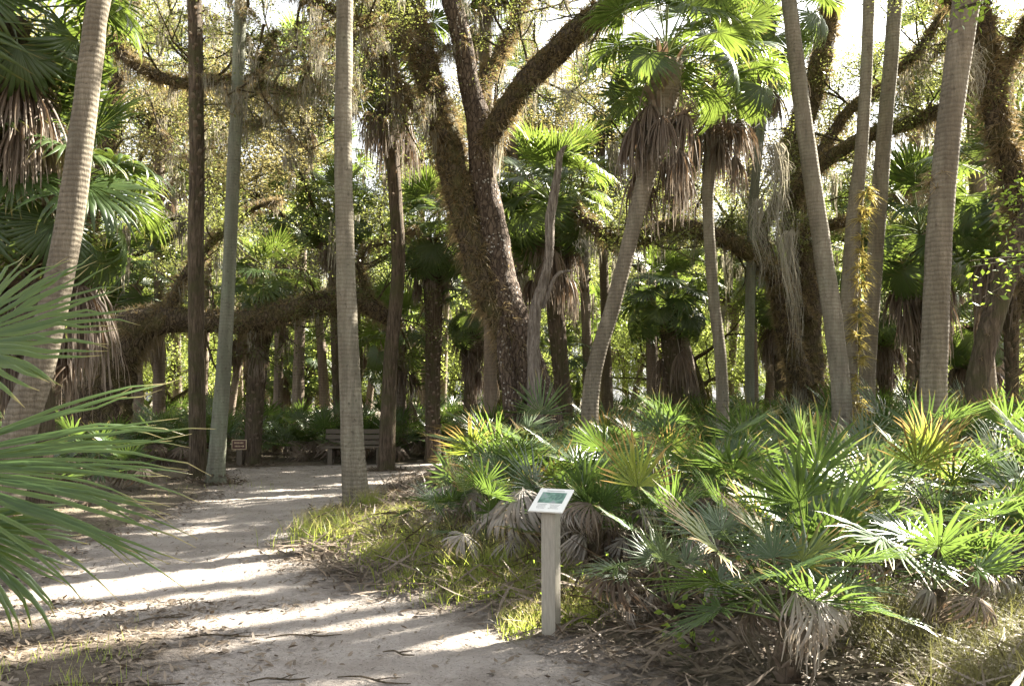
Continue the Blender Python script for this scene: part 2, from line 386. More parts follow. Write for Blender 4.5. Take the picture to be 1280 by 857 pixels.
# ---------------------------------------------------------------- the ground and the path
def grid_sheet(xs, ys, zf):
    X, Y = np.meshgrid(xs, ys); Z = zf(X, Y)
    idx = np.arange(X.size).reshape(X.shape)
    q = np.stack([idx[:-1, :-1], idx[:-1, 1:], idx[1:, 1:], idx[1:, :-1]], -1).reshape(-1, 4)
    return np.stack([X, Y, Z], -1).reshape(-1, 3), q, X, Y
gx = np.concatenate([-np.geomspace(600, 16, 16), np.arange(-15.5, 15.6, .25), np.geomspace(16, 600, 16)])
gy = np.concatenate([-np.geomspace(300, 8, 10), np.arange(-6, 30.1, .25), np.geomspace(31, 900, 18)])
def ground_z(X, Y):
    d = sdf(X, Y); return height(X, Y) - np.where(d < .5, .035 * np.clip((.5 - d) / .4, 0, 1), 0)
v, q, X, Y = grid_sheet(gx, gy, ground_z)
mb = MB(); mb.add(v, q, None, 0); g = obj('ground', mb.mesh('ground', [M_SOIL])); tag(g, kind='structure')
xs = np.arange(-7.6, 4.4, .05); ys = np.arange(2.4, 25.2, .05)
v, q, X, Y = grid_sheet(xs, ys, lambda X, Y: height(X, Y) + .004 + .010 * wob(X, Y, 3.1, 5) * np.clip(-sdf(X, Y) * 2, 0, 1) + .008 * wob(X, Y, 7.3, 1) + .007 * wob(X + .3 * wob(X, Y, 2, 9), Y, 15.1, 2))
D = sdf(X, Y) + .10 * wob(X, Y, 2.6, 3) + .06 * wob(X, Y, 6.2, 1)
z = v[:, 2].reshape(X.shape); z -= .03 * np.clip((D - .05) / .25, 0, 1); v[:, 2] = z.ravel()
keep = (D.ravel()[q] < .30).all(1)
left_soil = np.clip((-1.45 - X) / 1.0, 0, 1) * np.clip((6.9 - Y) / 1.0, 0, 1) * 1.1
uvx = np.clip(1 + (D - .05) / .75, 0, 1.2) * .75 + left_soil
mb = MB(); mb.add(v, q[keep], np.stack([uvx.ravel(), uvx.ravel()], -1), 0)
tag(obj('path', mb.mesh('path', [M_SAND])), kind='structure')

# ---------------------------------------------------------------- palm fronds
def fan(n=36, spread=240, L=.9, split=.4, fold=.6, droop=.25, tip=.25, cup=0.0, kcosta=0.0, vfold=0.0, tilt=0.0, pl=.8, pr=.010, arch=.05, lj=.10, wid=1.0, aj=.02, shape=.25, mats=(0, 1), K=7):
    mb = MB()
    sp = R(spread); da = sp / n
    a = np.linspace(-sp / 2, sp / 2, n) + rng.normal(0, aj, n)
    Ls = L * (1 - shape * (np.abs(a) / (sp / 2)) ** 2) * (1 + rng.normal(0, lj, n))
    t = np.concatenate([[0, .18], np.linspace(split, 1, K - 2)]); 
    r = Ls[:, None] * t
    hs = np.tan(da / 2) * wid
    o = np.clip((t - split) / (1 - split), 0, 1)
    hw = np.where(t[None] <= split, r * hs * 1.02, Ls[:, None] * split * hs * (1 - o[None] ** 1.5)) + .0008
    bend = rng.normal(0, .05, n)[:, None] * o[None] ** 2
    aa = a[:, None] + bend
    x = r * np.sin(aa); y = r * np.cos(aa)
    td = tip * np.abs(1 + rng.normal(0, .45, n))[:, None]
    zz = cup * r - droop * r * r / L - td * Ls[:, None] * o[None] ** 2.2 * (1 - split)
    rr = r * (1 - .35 * (td * o[None] ** 2)); x *= rr / np.maximum(r, 1e-6); y *= rr / np.maximum(r, 1e-6)
    zz = zz + vfold * np.abs(x)
    C = np.stack([x, y, zz + rng.normal(0, .006, x.shape)], -1)
    side = np.stack([np.cos(a)[:, None] * hw, -np.sin(a)[:, None] * hw, 0 * hw], -1)
    ridge = np.stack([0 * hw, 0 * hw, -fold * hw], -1)
    V, q, uv = ribbons(C, side, ridge)
    if kcosta:
        yy = V[:, 1].copy(); ang = np.where(yy > 0, yy * kcosta, 0); zq = V[:, 2].copy()
        V[:, 1] = np.where(yy > 0, np.sin(ang) / kcosta + zq * np.sin(ang), yy)
        V[:, 2] = np.where(yy > 0, -(1 - np.cos(ang)) / kcosta + zq * np.cos(ang), zq)
    M = tr(0, pl, -arch) @ rotx(tilt - math.atan2(2 * arch, max(pl, .01)))
    V = V @ M[:3, :3].T + M[:3, 3]
    mb.add(V, q, uv, mats[0])
    yk = np.linspace(0, pl, 5); pts = np.stack([0 * yk, yk, -arch * (yk / max(pl, .01)) ** 2, np.linspace(pr * 1.6, pr * .8, 5)], -1)
    tube(mb, pts, sides=4, step=pl / 4, m=mats[1], cap=False)
    return mb.arrays()

def dead_fan(n=26, L=.85, pl=.6, out=.28, flare=.35, pr=.009, K=6, curl=.4, ang0=1.2, mats=(0, 1)):
    """a withered frond hanging from the trunk: stalk arches out (+Y) and down, blade folded like a closed umbrella"""
    mb = MB()
    yk = np.linspace(0, 1, 6); hub = np.array([0, out, -pl * .9])
    pts = np.stack([.03 * np.sin(yk * 3), out * np.sqrt(yk), .06 * np.sin(yk * 3.1) - pl * .9 * yk ** 1.5, np.linspace(pr * 1.7, pr, 6)], -1)
    tube(mb, pts, sides=4, step=pl / 5, m=mats[1], cap=False)
    a = rng.uniform(-np.pi, np.pi, n); fl = flare * rng.uniform(.25, 1, n)
    dirs = np.stack([np.sin(a), np.cos(a) * .7 + .25, 0 * a], -1)
    Ls = L * rng.uniform(.65, 1.1, n); t = np.linspace(0, 1, K)[None]
    ho = fl[:, None] * (1 - (1 - t) ** 2) * (1 + curl * rng.normal(0, .5, n)[:, None] * t)
    C = hub + dirs[:, None] * (ho * Ls[:, None])[..., None]
    C[..., 2] += .10 * np.sin(t * 3.1) * fl[:, None] * 2 - Ls[:, None] * (t ** 1.25) * rng.uniform(.8, 1, n)[:, None]
    C[..., :2] += rng.normal(0, .012, C.shape[:2] + (2,)) * t[..., None]
    hw = .021 * (1 - t ** 2 * .85) * rng.uniform(.5, 1.3, n)[:, None] + .001
    tw = a[:, None] + 1.57 + rng.normal(0, .8, n)[:, None] + t * rng.normal(0, 1.5, n)[:, None]
    side = np.stack([np.sin(tw) * hw, np.cos(tw) * hw, 0 * hw], -1)
    V, q, uv = ribbons(C, side, -np.cross(side, np.array([0, 0, -1.])) * .6)
    mb.add(V, q, uv, mats[0]); return mb.arrays()

def arr_mesh(name, arr, mats):
    mb = MB(); mb.put(arr); return mb.mesh(name, mats)
SAB = [M_SABAL, M_PET]; DED = [M_DEAD, M_PETD]
sab_up = [fan(36, 235, .98, .50, .5, .06, .10, .05, .30, .12, .0, 1.15, .012, .06, wid=1.1) for _ in range(3)]
sab_mid = [fan(38, 250, 1.0, .48, .5, .10, .26, .0, .55, .10, -.45, 1.15, .012, .16, wid=1.15) for _ in range(4)]
sab_low = [fan(38, 245, 1.0, .44, .55, .16, .50, .0, .85, -.10, -.65, 1.1, .012, .25, wid=1.15) for _ in range(4)]
dead_l = [dead_fan(60, 1.1, p_, o_, f_) for p_, o_, f_ in ((.6, .36, .42), (.9, .5, .36), (1.25, .62, .34), (1.4, .45, .30))]
dead_s = [dead_fan(24, .75, .5, .22, .32) for _ in range(3)]
# fronds seen hanging half open: bent over at the hub
dead_open = [fan(34, 210, .95, .38, .7, .3, 1.1, 0, 1.9, -.3, -.7, .95, .010, .4, lj=.16, aj=.06, wid=.8) for _ in range(3)]
ME = {}
for nm, lst, mats in (('sabal_up', sab_up, SAB), ('sabal_mid', sab_mid, SAB), ('sabal_low', sab_low, SAB), ('dead_l', dead_l, DED), ('dead_s', dead_s, DED), ('dead_open', dead_open, DED)):
    ME[nm] = [arr_mesh(nm, a, mats) for a in lst]

def crown_list(nf=26, nd=10, size=1.0, elmin=-25, elmax=82, dead_reach=1.0, hang=True):
    """(kind, variant, matrix) for every frond of a palm crown about the trunk top"""
    out = []; ga = 2.39996; a0 = rng.random() * 6.28
    for i in range(nf):
        k = i / max(1, nf - 1); el = elmax + (elmin - elmax) * k ** .85 + rng.normal(0, 5)
        az = a0 + i * ga + rng.normal(0, .15)
        kind = 'sabal_up' if el > 50 else ('sabal_mid' if el > 8 else 'sabal_low')
        M = tr(0, 0, .30 * (1 - k)) @ rotz(az) @ rotx(R(el)) @ roty(rng.normal(0, .25)) @ sc(size * rng.uniform(.85, 1.1))
        out.append((kind, int(rng.integers(len(ME[kind]))), M))
    for i in range(nd):
        az = a0 + i * ga * 1.07 + .5 + rng.normal(0, .2)
        if rng.random() < .7:
            kind = 'dead_l'; M = tr(0, 0, -.1 - .45 * i / max(1, nd)) @ rotz(az) @ rotx(rng.normal(0, .08)) @ sc(size * dead_reach * rng.uniform(.8, 1.1))
        else:
            kind = 'dead_open'; M = tr(0, 0, -.15 - .2 * rng.random()) @ rotz(az) @ rotx(R(rng.uniform(-55, -20))) @ sc(size * dead_reach * rng.uniform(.75, 1.0))
        out.append((kind, int(rng.integers(len(ME[kind]))), M))
    return out
ARR = {'sabal_up': sab_up, 'sabal_mid': sab_mid, 'sabal_low': sab_low, 'dead_l': dead_l, 'dead_s': dead_s, 'dead_open': dead_open}
def crown_meshes(cl):
    g_, d_ = MB(), MB()
    for kind, i, M in cl:
        (d_ if kind.startswith('dead') else g_).put(ARR[kind][i], M)
    return g_.mesh('crown', SAB), (d_.mesh('dead_fronds', DED) if d_.v else None)

def boots(mb, C, r, T, n, L=.16, w_=.03, m=1, up=.8, z0=0, z1=1):
    """old leaf bases standing off a palm trunk in a spiral"""
    k = len(C); i = (np.linspace(z0, z1, n) * (k - 1)).astype(int)
    a = np.arange(n) * 2.39996 + rng.normal(0, .2, n)
    o = np.stack([np.cos(a), np.sin(a), 0 * a], -1)
    base = C[i] + o * (r[i] * .85)[:, None]
    tt = np.linspace(0, 1, 4)[None, :, None]; LL = (L * rng.uniform(.6, 1.3, n))[:, None, None]
    P_ = base[:, None] + o[:, None] * LL * .55 * tt ** 1.4 + np.array([0, 0, 1.]) * LL * up * tt + np.stack([-np.sin(a), np.cos(a), 0 * a], -1)[:, None] * (rng.normal(0, .03, n)[:, None, None] * tt)
    sd_ = np.stack([-np.sin(a), np.cos(a), 0 * a], -1)[:, None] * (w_ * (1.1 - .6 * tt)) * rng.uniform(.6, 1.3, n)[:, None, None]
    V, q, uv = ribbons(P_, sd_, -o[:, None] * .5 * w_ + 0 * P_)
    mb.add(V, q, uv, m)

def epiphytes(mb, C, r, n, size=.14, nb=9, bias=None, m=0, spread=1.0, width=.006, upw=.35):
    """tufts of narrow arching blades standing on a limb"""
    i = rng.integers(0, len(C), n); T, U, W = frames(C)
    a = rng.random(n) * 6.283
    if bias is not None: a = rng.normal(bias, .7, n)
    o = np.cos(a)[:, None] * U[i] + np.sin(a)[:, None] * W[i]
    base = C[i] + o * (r[i] * .93)[:, None] + T[i] * rng.normal(0, .03, n)[:, None]
    base = np.repeat(base, nb, 0); o = np.repeat(o, nb, 0); N = len(base)
    d = norm(o + rng.normal(0, .55 * spread, (N, 3)) + np.array([0, 0, upw]))
    L = size * rng.uniform(.5, 1.2, N) * np.repeat(rng.uniform(.6, 1.4, n), nb)
    t = np.linspace(0, 1, 4)[None, :, None]
    Cc = base[:, None] + d[:, None] * L[:, None, None] * t - np.array([0, 0, 1.]) * (L[:, None, None] * .45 * t ** 2)
    sd_ = norm(np.cross(d, rng.normal(0, 1, (N, 3))))[:, None] * (width * (1 - t * .9))
    V, q, uv = flat_ribbons(Cc, sd_); mb.add(V, q, uv, m)

def moss_curtain(mb, C, r, n, L=.9, m=0, clump=1, width=.012):
    """hanging spanish moss: many thin wavering strands grouped in beards"""
    nb = max(1, n // 14); cb = rng.integers(0, len(C), nb); lb = rng.uniform(.4, 1.25, nb)
    k = rng.integers(0, nb, n); base = C[cb[k]] + rng.normal(0, .07, (n, 3)) * np.array([1, 1, .4]) - np.array([0, 0, 1]) * (r[cb[k]] * .7)[:, None]
    LL = L * lb[k] * rng.uniform(.3, 1.1, n); K = 8
    t = np.linspace(0, 1, K)[None]
    Cc = base[:, None] - np.array([0, 0, 1.]) * (LL[:, None] * t)[..., None]
    Cc[..., 0] += np.cumsum(rng.normal(0, .010, (n, K)), 1); Cc[..., 1] += np.cumsum(rng.normal(0, .010, (n, K)), 1)
    a = rng.random((n, 1)) * 3.14 + t * 3; hw = width * (np.sin(np.clip(t * 2.8 + .3, 0, 3.1)) * .8 + .2) * rng.uniform(.5, 1.3, (n, 1))
    V, q, uv = flat_ribbons(Cc, np.stack([np.cos(a) * hw, np.sin(a) * hw, 0 * hw], -1)); mb.add(V, q, uv, m)

def leaf_quads(mb, pos, size, m=0, flat=.5, elong=2.2, droop=.0, seg=None):
    n = len(pos)
    d = norm(rng.normal(0, 1, (n, 3)) * np.array([1, 1, 1 - flat]) - np.array([0, 0, droop]))
    u = norm(np.cross(d, norm(rng.normal(0, 1, (n, 3)) * np.array([1 - flat, 1 - flat, 1]))))
    L = size * rng.uniform(.6, 1.25, n)[:, None]
    w_ = L / elong
    nrm = np.cross(d, u)
    V = np.stack([pos, pos + d * L * .5 + u * w_ * .5 + nrm * L * .06, pos + d * L, pos + d * L * .5 - u * w_ * .5 + nrm * L * .06], 1)
    f = np.arange(n * 4).reshape(n, 4); r_ = rng.random(n) if seg is None else seg
    uv = np.stack([np.broadcast_to(np.array([.1, .5, .9, .5]), (n, 4)), np.broadcast_to(r_[:, None], (n, 4))], -1)
    mb.add(V.reshape(-1, 3), f, uv.reshape(-1, 2), m)

def branch_tree(wood, leaves, C0, d0, L0, r0, depth, nleaf, leafsize, spread=.7, up=.15, m=0, lm=0, blob=.35, ends=None):
    """recursive branching; leaf clusters follow the last two orders of twigs"""
    d0 = norm(np.array(d0, float)); n = 5
    pts = [np.array(C0, float)]; d = d0.copy()
    for i in range(n - 1):
        d = norm(d + rng.normal(0, .16, 3) + np.array([0, 0, up * .3])); pts.append(pts[-1] + d * L0 / (n - 1))
    pts = np.array(pts); rad = np.linspace(r0, r0 * .55, n)
    tube(wood, np.hstack([pts, rad[:, None]]), sides=6 if r0 > .03 else 4, step=L0 / 5, rough=.08, m=m, cap=False)
    if depth <= 1:
        cs = pts[rng.choice(n, nleaf, p=np.array([0, .08, .17, .3, .45]))] + rng.normal(0, blob, (nleaf, 3)) * np.array([1, 1, .5])
        leaf_quads(leaves, cs, leafsize, lm)
    if depth > 0:
        for k in range(3 if depth > 1 else 3):
            j = rng.integers(max(1, n - 3), n) if k else n - 1
            dd = norm(d + rng.normal(0, spread, 3) + np.array([0, 0, up]))
            branch_tree(wood, leaves, pts[j], dd, L0 * rng.uniform(.55, .8), r0 * .5, depth - 1, nleaf, leafsize, spread, up, m, lm, blob, ends)
    if ends is not None: ends.append((pts, rad))

# ---------------------------------------------------------------- palms with tall bare trunks
def local_pts(track, Y, w_, dY=None, zbase=None):
    """track of (px,py,width_px) -> world points with radius, at forward distance Y"""
    out = []
    for k, (px, py, wp) in enumerate(track):
        y = Y if dY is None else Y + dY[k]
        p = P(px, py, y); out.append([*p, wp * .88 / F * y / 2])
    return np.array(out)

def palm(track, Y, bark, label, top=None, crown=None, dY=None, step=.08, rough=.045, group='cabbage palms with tall trunks', boot=None, skirt=None, epi=None, name='cabbage_palm', sides=20, base=None, flare=1.35, size=1.0, dead_names='dead_frond', parts=True, roots=True):
    w_ = local_pts(track, Y, None, dY)
    # extend down to the ground from the first track point
    x0, y0 = (w_[0, 0], w_[0, 1]) if base is None else base
    gz = H(x0, y0)
    first = np.array([[x0, y0, gz - .12, w_[0, 3] * flare]])
    mid = np.array([[x0 * .75 + w_[0, 0] * .25, y0 * .75 + w_[0, 1] * .25, gz + .25 * (w_[0, 2] - gz), w_[0, 3] * (1 + (flare - 1) * .35)]])
    pts = np.vstack([first, mid, w_]) if w_[0, 2] - gz > .5 else np.vstack([first, w_[1:] if w_[0, 2] < gz else w_])
    if top is not None: pts = np.vstack([pts, np.array(top)])
    org = np.array([x0, y0, gz]); pts[:, :3] -= org
    t = thing(name, org, label, 'palm tree', group)
    mb = MB(); C, r, T = tube(mb, pts, sides=sides, step=step, rough=rough, rf=1.2)
    mats = [bark, M_DEAD]
    if boot: boots(mb, C, r, T, *boot)
    obj('trunk', mb.mesh('palm_trunk', mats), t)
    if epi:
        e = MB()
        i0, i1 = int(epi['z'][0] * (len(C) - 1)), int(epi['z'][1] * (len(C) - 1)) + 1
        epiphytes(e, C[i0:i1], r[i0:i1], epi['n'], epi.get('size', .14), bias=epi.get('bias'), width=epi.get('width', .006), nb=epi.get('nb', 9))
        obj('air_plants', e.mesh('air_plants', [epi.get('mat', M_EPI)]), t)
    if crown is not None:
        tipp = C[-1]
        for kind, i, M in crown:
            o = obj('frond' if kind.startswith('sabal') else 'dead_frond', ME[kind][i], t, tr(*tipp) @ M)
    return t, C + org, r

def top_of(track, Y, zt, r=.15, lean=1.0, dy=0):
    """continue the last track direction up to height zt"""
    a = P(*track[-2][:2], Y); b = P(*track[-1][:2], Y)
    s = (b - a) / max(.2, (b[2] - a[2])); k = zt - b[2]
    return [[*(b + s * k * .5 * lean + np.array([0, dy * .5, 0])), r], [*(b + s * k * lean * .9 + np.array([0, dy, 0])), r * .95]]
BIGC = crown_list(24, 10)
def C_(nf=24, nd=9, **k): return crown_list(nf, nd, **k)

T1 = [(22, 545, 48), (45, 470, 43), (72, 360, 39), (88, 270, 37), (103, 160, 34), (116, 60, 33), (124, 0, 32)]
palm(T1, 9.5, B_WARM, 'leaning ringed palm trunk at left edge, behind the big drooping foreground frond', top_of(T1, 9.5, 10.2, .15, 1, .5), C_(), base=(-5.5, 9.5), epi=dict(z=(.0, .1), n=10))
T2 = [(247, 575, 25), (246, 480, 23), (245, 400, 22), (245, 300, 22), (246, 200, 21), (245, 90, 21), (243, 0, 21)]
palm(T2, 17.7, B_DARK, 'brown scaly palm trunk standing upright just left of the smooth grey-green palm', top_of(T2, 17.7, 12.5, .17), C_(), boot=(150, .17, .05, 1, .8, .45, 1.0))
T3 = [(270, 590, 27), (272, 560, 23), (278, 480, 21), (285, 370, 19), (290, 250, 19), (296, 130, 18), (301, 0, 17)]
palm(T3, 17.0, B_GREEN, 'slender smooth grey-green palm leaning right beside the brown scaly palm', top_of(T3, 17, 13.0, .13), C_(), epi=dict(z=(0, .02), n=70, size=.12, mat=M_DEAD))
T4 = [(446, 634, 42), (443, 590, 35), (440, 540, 32), (436, 440, 29), (431, 300, 26.5), (429, 180, 26), (430, 80, 25), (431, 0, 24)]
palm(T4, 12.75, B_RING, 'straight grey palm trunk at the path edge in front of the bench', top_of(T4, 12.75, 11.0, .14), C_(), flare=1.3, epi=dict(z=(0, .02), n=90, size=.10, mat=M_DEAD))
T5 = [(483, 582, 25), (485, 520, 22), (489, 440, 20), (498, 330, 20), (493, 230, 19), (487, 150, 22), (488, 60, 24)]
palm(T5, 20.2, B_DARK, 'thin dark palm trunk beside the bench with brown skirt of dead fronds', top_of(T5, 20.2, 9.6, .2), C_(22, 16), boot=(60, .15, .05, 1, .8, .6, 1.0))
T6 = [(541, 560, 22), (541, 480, 21), (542, 400, 25), (540, 335, 30)]
palm(T6, 22.5, B_DARK, 'short shaggy palm with full green fan crown left of the spotted oak', [[*P(538, 300, 22.5), .25]], crown_list(30, 8, size=.85, dead_reach=.8), boot=(200, .2, .05, 1, .8, .1, 1.0))
T6b = [(612, 540, 20), (613, 470, 19), (612, 400, 18), (611, 330, 18)]
palm(T6b, 20.5, B_FAR, 'pale thin palm trunk close against the left side of the spotted oak', [[*P(608, 150, 20.5), .16], [*P(606, -40, 20.5), .16]], C_(20, 8))
T8 = [(738, 500, 24), (748, 440, 22), (764, 390, 22), (780, 330, 22), (795, 270, 24), (812, 200, 30), (828, 130, 42)]
palm(T8, 14.6, B_WARM, 'leaning palm with heavy brown fan skirt, right of the bleached snag', [[*P(833, 78, 14.6), .28]], crown_list(20, 13, size=.92, elmin=-5, dead_reach=1.08), boot=(110, .3, .05, 1, .9, .72, 1.0))
T9 = [(903, 500, 18), (900, 440, 17), (893, 380, 16.5), (888, 320, 16), (885, 240, 17), (893, 160, 26)]
palm(T9, 17.5, B_RING, 'slim palm with rust brown hanging fronds behind the moss streamers', [[*P(897, 105, 17.5), .24]], crown_list(20, 12, size=.95, elmin=-5, dead_reach=1.05), boot=(60, .25, .05, 1, .9, .8, 1.0))
T10 = [(937, 500, 14), (937, 420, 14), (939, 330, 14), (943, 240, 13), (952, 150, 13)]
palm(T10, 21, B_GREEN, 'thin pale palm trunk behind the hanging moss streamers', top_of(T10, 21, 13, .13, .6), C_(20, 6))
T11 = [(1052, 500, 28), (1046, 440, 27), (1037, 370, 27), (1025, 290, 25), (1010, 190, 24), (997, 90, 23), (986, 0, 22)]
palm(T11, 14.6, B_RING, 'grey ringed palm leaning left, leftmost of the three close trunks', top_of(T11, 14.6, 17, .14), C_())
T12 = [(1062, 500, 25), (1061, 430, 25), (1062, 360, 23), (1068, 270, 21), (1077, 180, 18), (1083, 90, 17), (1086, 0, 17)]
t12, C12, r12 = palm(T12, 15.8, B_RING, 'middle palm of the three close trunks with a string of spiky air plants', top_of(T12, 15.8, 17, .14), C_())
T12b = [(1084, 500, 23), (1086, 430, 23), (1092, 350, 22), (1099, 250, 22), (1107, 150, 21), (1114, 70, 21), (1119, 0, 21)]
palm(T12b, 16.6, B_RING, 'grey palm leaning right, rightmost of the three close trunks', top_of(T12b, 16.6, 17.5, .14), C_())
T13 = [(1166, 500, 38), (1169, 420, 37), (1172, 340, 36), (1177, 250, 35), (1186, 160, 34), (1197, 80, 35), (1208, 0, 38)]
palm(T13, 10.8, B_WARM, 'thick closely ringed palm trunk rising on the right behind the palmettos', top_of(T13, 10.8, 9.6, .2), C_(26, 12), boot=(90, .2, .05, 1, .8, .70, 1.0), epi=dict(z=(.43, .46), n=14, size=.22, bias=3.0, mat=M_EPI))
T14 = [(1218, 500, 30), (1232, 430, 30), (1250, 370, 30), (1272, 310, 28), (1296, 240, 26)]
palm(T14, 13.0, B_DARK, 'dark mossy palm trunk slanting right at the right edge', top_of(T14, 13, 13, .15), C_(20, 8), epi=dict(z=(.1, .8), n=120, size=.12))
# bright spiky air plants strung on the middle trunk
e = MB(); sel = (C12[:, 2] > 1.4) & (C12[:, 2] < 5.4)
cc = C12[sel] + np.array([.10, -.20, 0]); 
for zc in np.linspace(0, len(cc) - 1, 15).astype(int):
    epiphytes(e, cc[max(0, zc - 1):zc + 2], r12[sel][max(0, zc - 1):zc + 2] * .25, int(rng.integers(5, 10)), .24 * rng.uniform(.7, 1.2), nb=11, width=.010, upw=.2)
e2 = MB(); e.v = [vv - np.array(t12.location, np.float32) for vv in e.v]
o = obj('air_plants', e.mesh('air_plants', [M_EPIY]), t12); o['label'] = 'yellow spiky air plants growing up the sunlit side'

# left crown with dead hanging fans, trunk hidden behind the leaning palm
TL = [(52, 480, 34), (50, 400, 38), (54, 320, 46)]
palm(TL, 12.0, B_DARK, 'low palm with huge dark green fans and dead fans, behind the leaning ringed palm', [[*P(58, 262, 12), .3]], crown_list(30, 18, size=1.0, elmin=-20, dead_reach=1.1), boot=(110, .25, .05, 1, .8, .4, 1.0))
TL2 = [(-30, 500, 34), (-24, 300, 33), (-6, 120, 40)]
palm(TL2, 11, B_DARK, 'palm at the top left corner, mostly outside the picture, yellow green fans', [[*P(10, 25, 11), .28]], crown_list(30, 18, size=1.0), boot=(100, .25, .05, 1, .8, .4, 1.0))
TS = [(316, 570, 24), (318, 520, 24), (322, 460, 27), (330, 400, 30)]
palm(TS, 21.7, B_DARK, 'short dark palm with green fan crown beside the small brown sign', [[*P(336, 368, 21.7), .28]], crown_list(26, 4, size=.72), boot=(150, .2, .05, 1, .8, .15, 1.0))
TP = [(706, 520, 24), (700, 450, 24), (694, 380, 27), (690, 320, 30)]
palm(TP, 21.5, B_DARK, 'palm with broad dark green fans directly behind the bleached snag', [[*P(690, 265, 21.5), .28]], crown_list(34, 10, size=1.0), boot=(120, .2, .05, 1, .8, .2, 1.0))
TR = [(846, 540, 22), (842, 470, 23), (838, 420, 30)]
palm(TR, 24, B_DARK, 'low bright yellow-green palm in sun beyond the leaning palm', [[*P(836, 385, 24), .28]], crown_list(30, 6, size=.9), boot=(100, .2, .05, 1, .8, .2, 1.0))
TQ = [(586, 540, 20), (590, 470, 20), (594, 430, 24)]
palm(TQ, 23.5, B_DARK, 'palm with drooping brown skirt pressed behind the left of the spotted oak', [[*P(596, 395, 23.5), .26]], crown_list(20, 14, size=.75), boot=(100, .25, .05, 1, .8, .2, 1.0))
for (px, py, Y, s_, lab) in ((1150, 300, 19, 1.0, 'dark green palm crown between the rightmost grey trunk and the thick ringed palm'), (1262, 255, 16, 1.0, 'palm with deep green fans behind the slanting trunk at the right edge'),
                             (1215, 410, 22, .85, 'low dark palm crown between the thick ringed trunk and the slanting trunk'), (975, 375, 25, .8, 'green palm with dead fans left of the big dark oak trunk'),
                             (420, 275, 25, .8, 'palm crown peeking out left and right of the straight grey path-edge palm'), 
                             (1105, 400, 27, .8, 'far palm crown seen between the three close trunks and the thick palm')):
    tk = [(px + 4, 545, 15), (px + 2, (py + 560) / 2, 20), (px, py + 25, 26)]
    palm(tk, Y, B_DARK, lab, [[*P(px, py, Y), .26]], crown_list(26, 12, size=s_), boot=(100, .25, .05, 1, .8, .2, 1.0))

# ---------------------------------------------------------------- oaks and their limbs
def oak(label, org, trunks, limbs, twigs=(), epi_n=40, moss=None, leafset=(), bark=B_OAK, group=None, name='live_oak', fuzz=.16):
    """trunks/limbs: lists of (x,y,z,r) rows; bark tube + fuzzy epiphytes + twigs with leaves"""
    org = np.array(org, float); t = thing(name, org, label, 'oak tree', group)
    tm, ee, mm, tw, lv = MB(), MB(), MB(), MB(), MB()
    for rows, mat in trunks:
        C, r, T = tube(tm, np.array(rows) - np.array([*org, 0]), sides=20, step=.12, rough=.10, rf=1.6, m=mat)
        if mat == 1: epiphytes(ee, C, r, int(epi_n * len(C) * .42), fuzz * 1.6, width=.008)
        else: epiphytes(ee, C, r, int(epi_n * len(C) * .012), fuzz)
    obj('trunk', tm.mesh('oak_trunk', [bark, B_OAKM]), t)
    for rows, mo in limbs:
        lm = MB(); C, r, T = tube(lm, np.array(rows) - np.array([*org, 0]), sides=14, step=.12, rough=.13, rf=2.5)
        lo = obj('limb', lm.mesh('oak_limb', [B_OAKM]), t)
        epiphytes(ee, C, r, int(epi_n * len(C) * .36), fuzz * 1.3, nb=9, width=.007)
        if mo: moss_curtain(mm, C, r, mo[0], mo[1])
        for k in range(max(3, int(len(C) * .12 * 3.2))):
            j = rng.integers(len(C) // 4, len(C))
            d = norm(rng.normal(0, 1, 3) + np.array([0, 0, .5]))
            if len(leafset): branch_tree(tw, lv, C[j], d, rng.uniform(.6, 1.4), min(.035, r[j] * .3), 1, int(leafset[0] * 1.5), leafset[1] * .9, blob=.20)
    ends = []
    for (p0, d, L, r_, dep, nl, ls) in twigs:
        branch_tree(tw, lv, np.array(p0) - org, d, L, r_, dep, nl, ls, blob=.22, ends=ends)
    for (pp, rr_) in ends:
        epiphytes(ee, pp, rr_, 16, .13, width=.005); moss_curtain(mm, pp, rr_, 22, .5, width=.007)
    if tw.v: obj('twigs', tw.mesh('twigs', [B_OAKM]), t)
    if lv.v: obj('leaves', lv.mesh('leaves', [M_LEAF]), t)
    if ee.v: obj('air_plants', ee.mesh('air_plants', [M_EPI]), t)
    if mm.v: obj('hanging_moss', mm.mesh('hanging_moss', [M_SMOSS]), t)['kind'] = 'stuff'
    return t
def tk(rows, Y, dys=None):
    out = []
    for k, (px, py, wp) in enumerate(rows):
        y = Y + (dys[k] if dys else 0); out.append([*P(px, py, y), wp / F * y / 2])
    return out
gzo = H(.45, 18)
oakA = tk([(674, 600, 82), (670, 545, 72), (662, 490, 58), (650, 430, 48), (630, 370, 44), (619, 300, 36), (605, 230, 33), (601, 170, 33), (588, 110, 28), (577, 50, 27), (562, -10, 26), (550, -80, 24)], 18)
oakB = tk([(655, 470, 34), (634, 415, 34), (606, 360, 33), (588, 300, 33), (571, 235, 35), (557, 170, 35), (539, 110, 33), (527, 60, 31), (515, 0, 30), (508, -70, 28)], 18, [0, -.1, -.1, -.1, 0, .2, .3, .4, .6, .8])
limbA = tk([(604, 195, 28), (623, 152, 29), (655, 108, 30), (690, 70, 31), (730, 32, 32), (775, 0, 32), (830, -45, 30), (900, -90, 24)], 18, [0, -.2, -.4, -.6, -.8, -1, -1.2, -1.5])
root = tk([(628, 395, 14), (632, 450, 20), (642, 510, 24), (652, 590, 34)], 17.7)
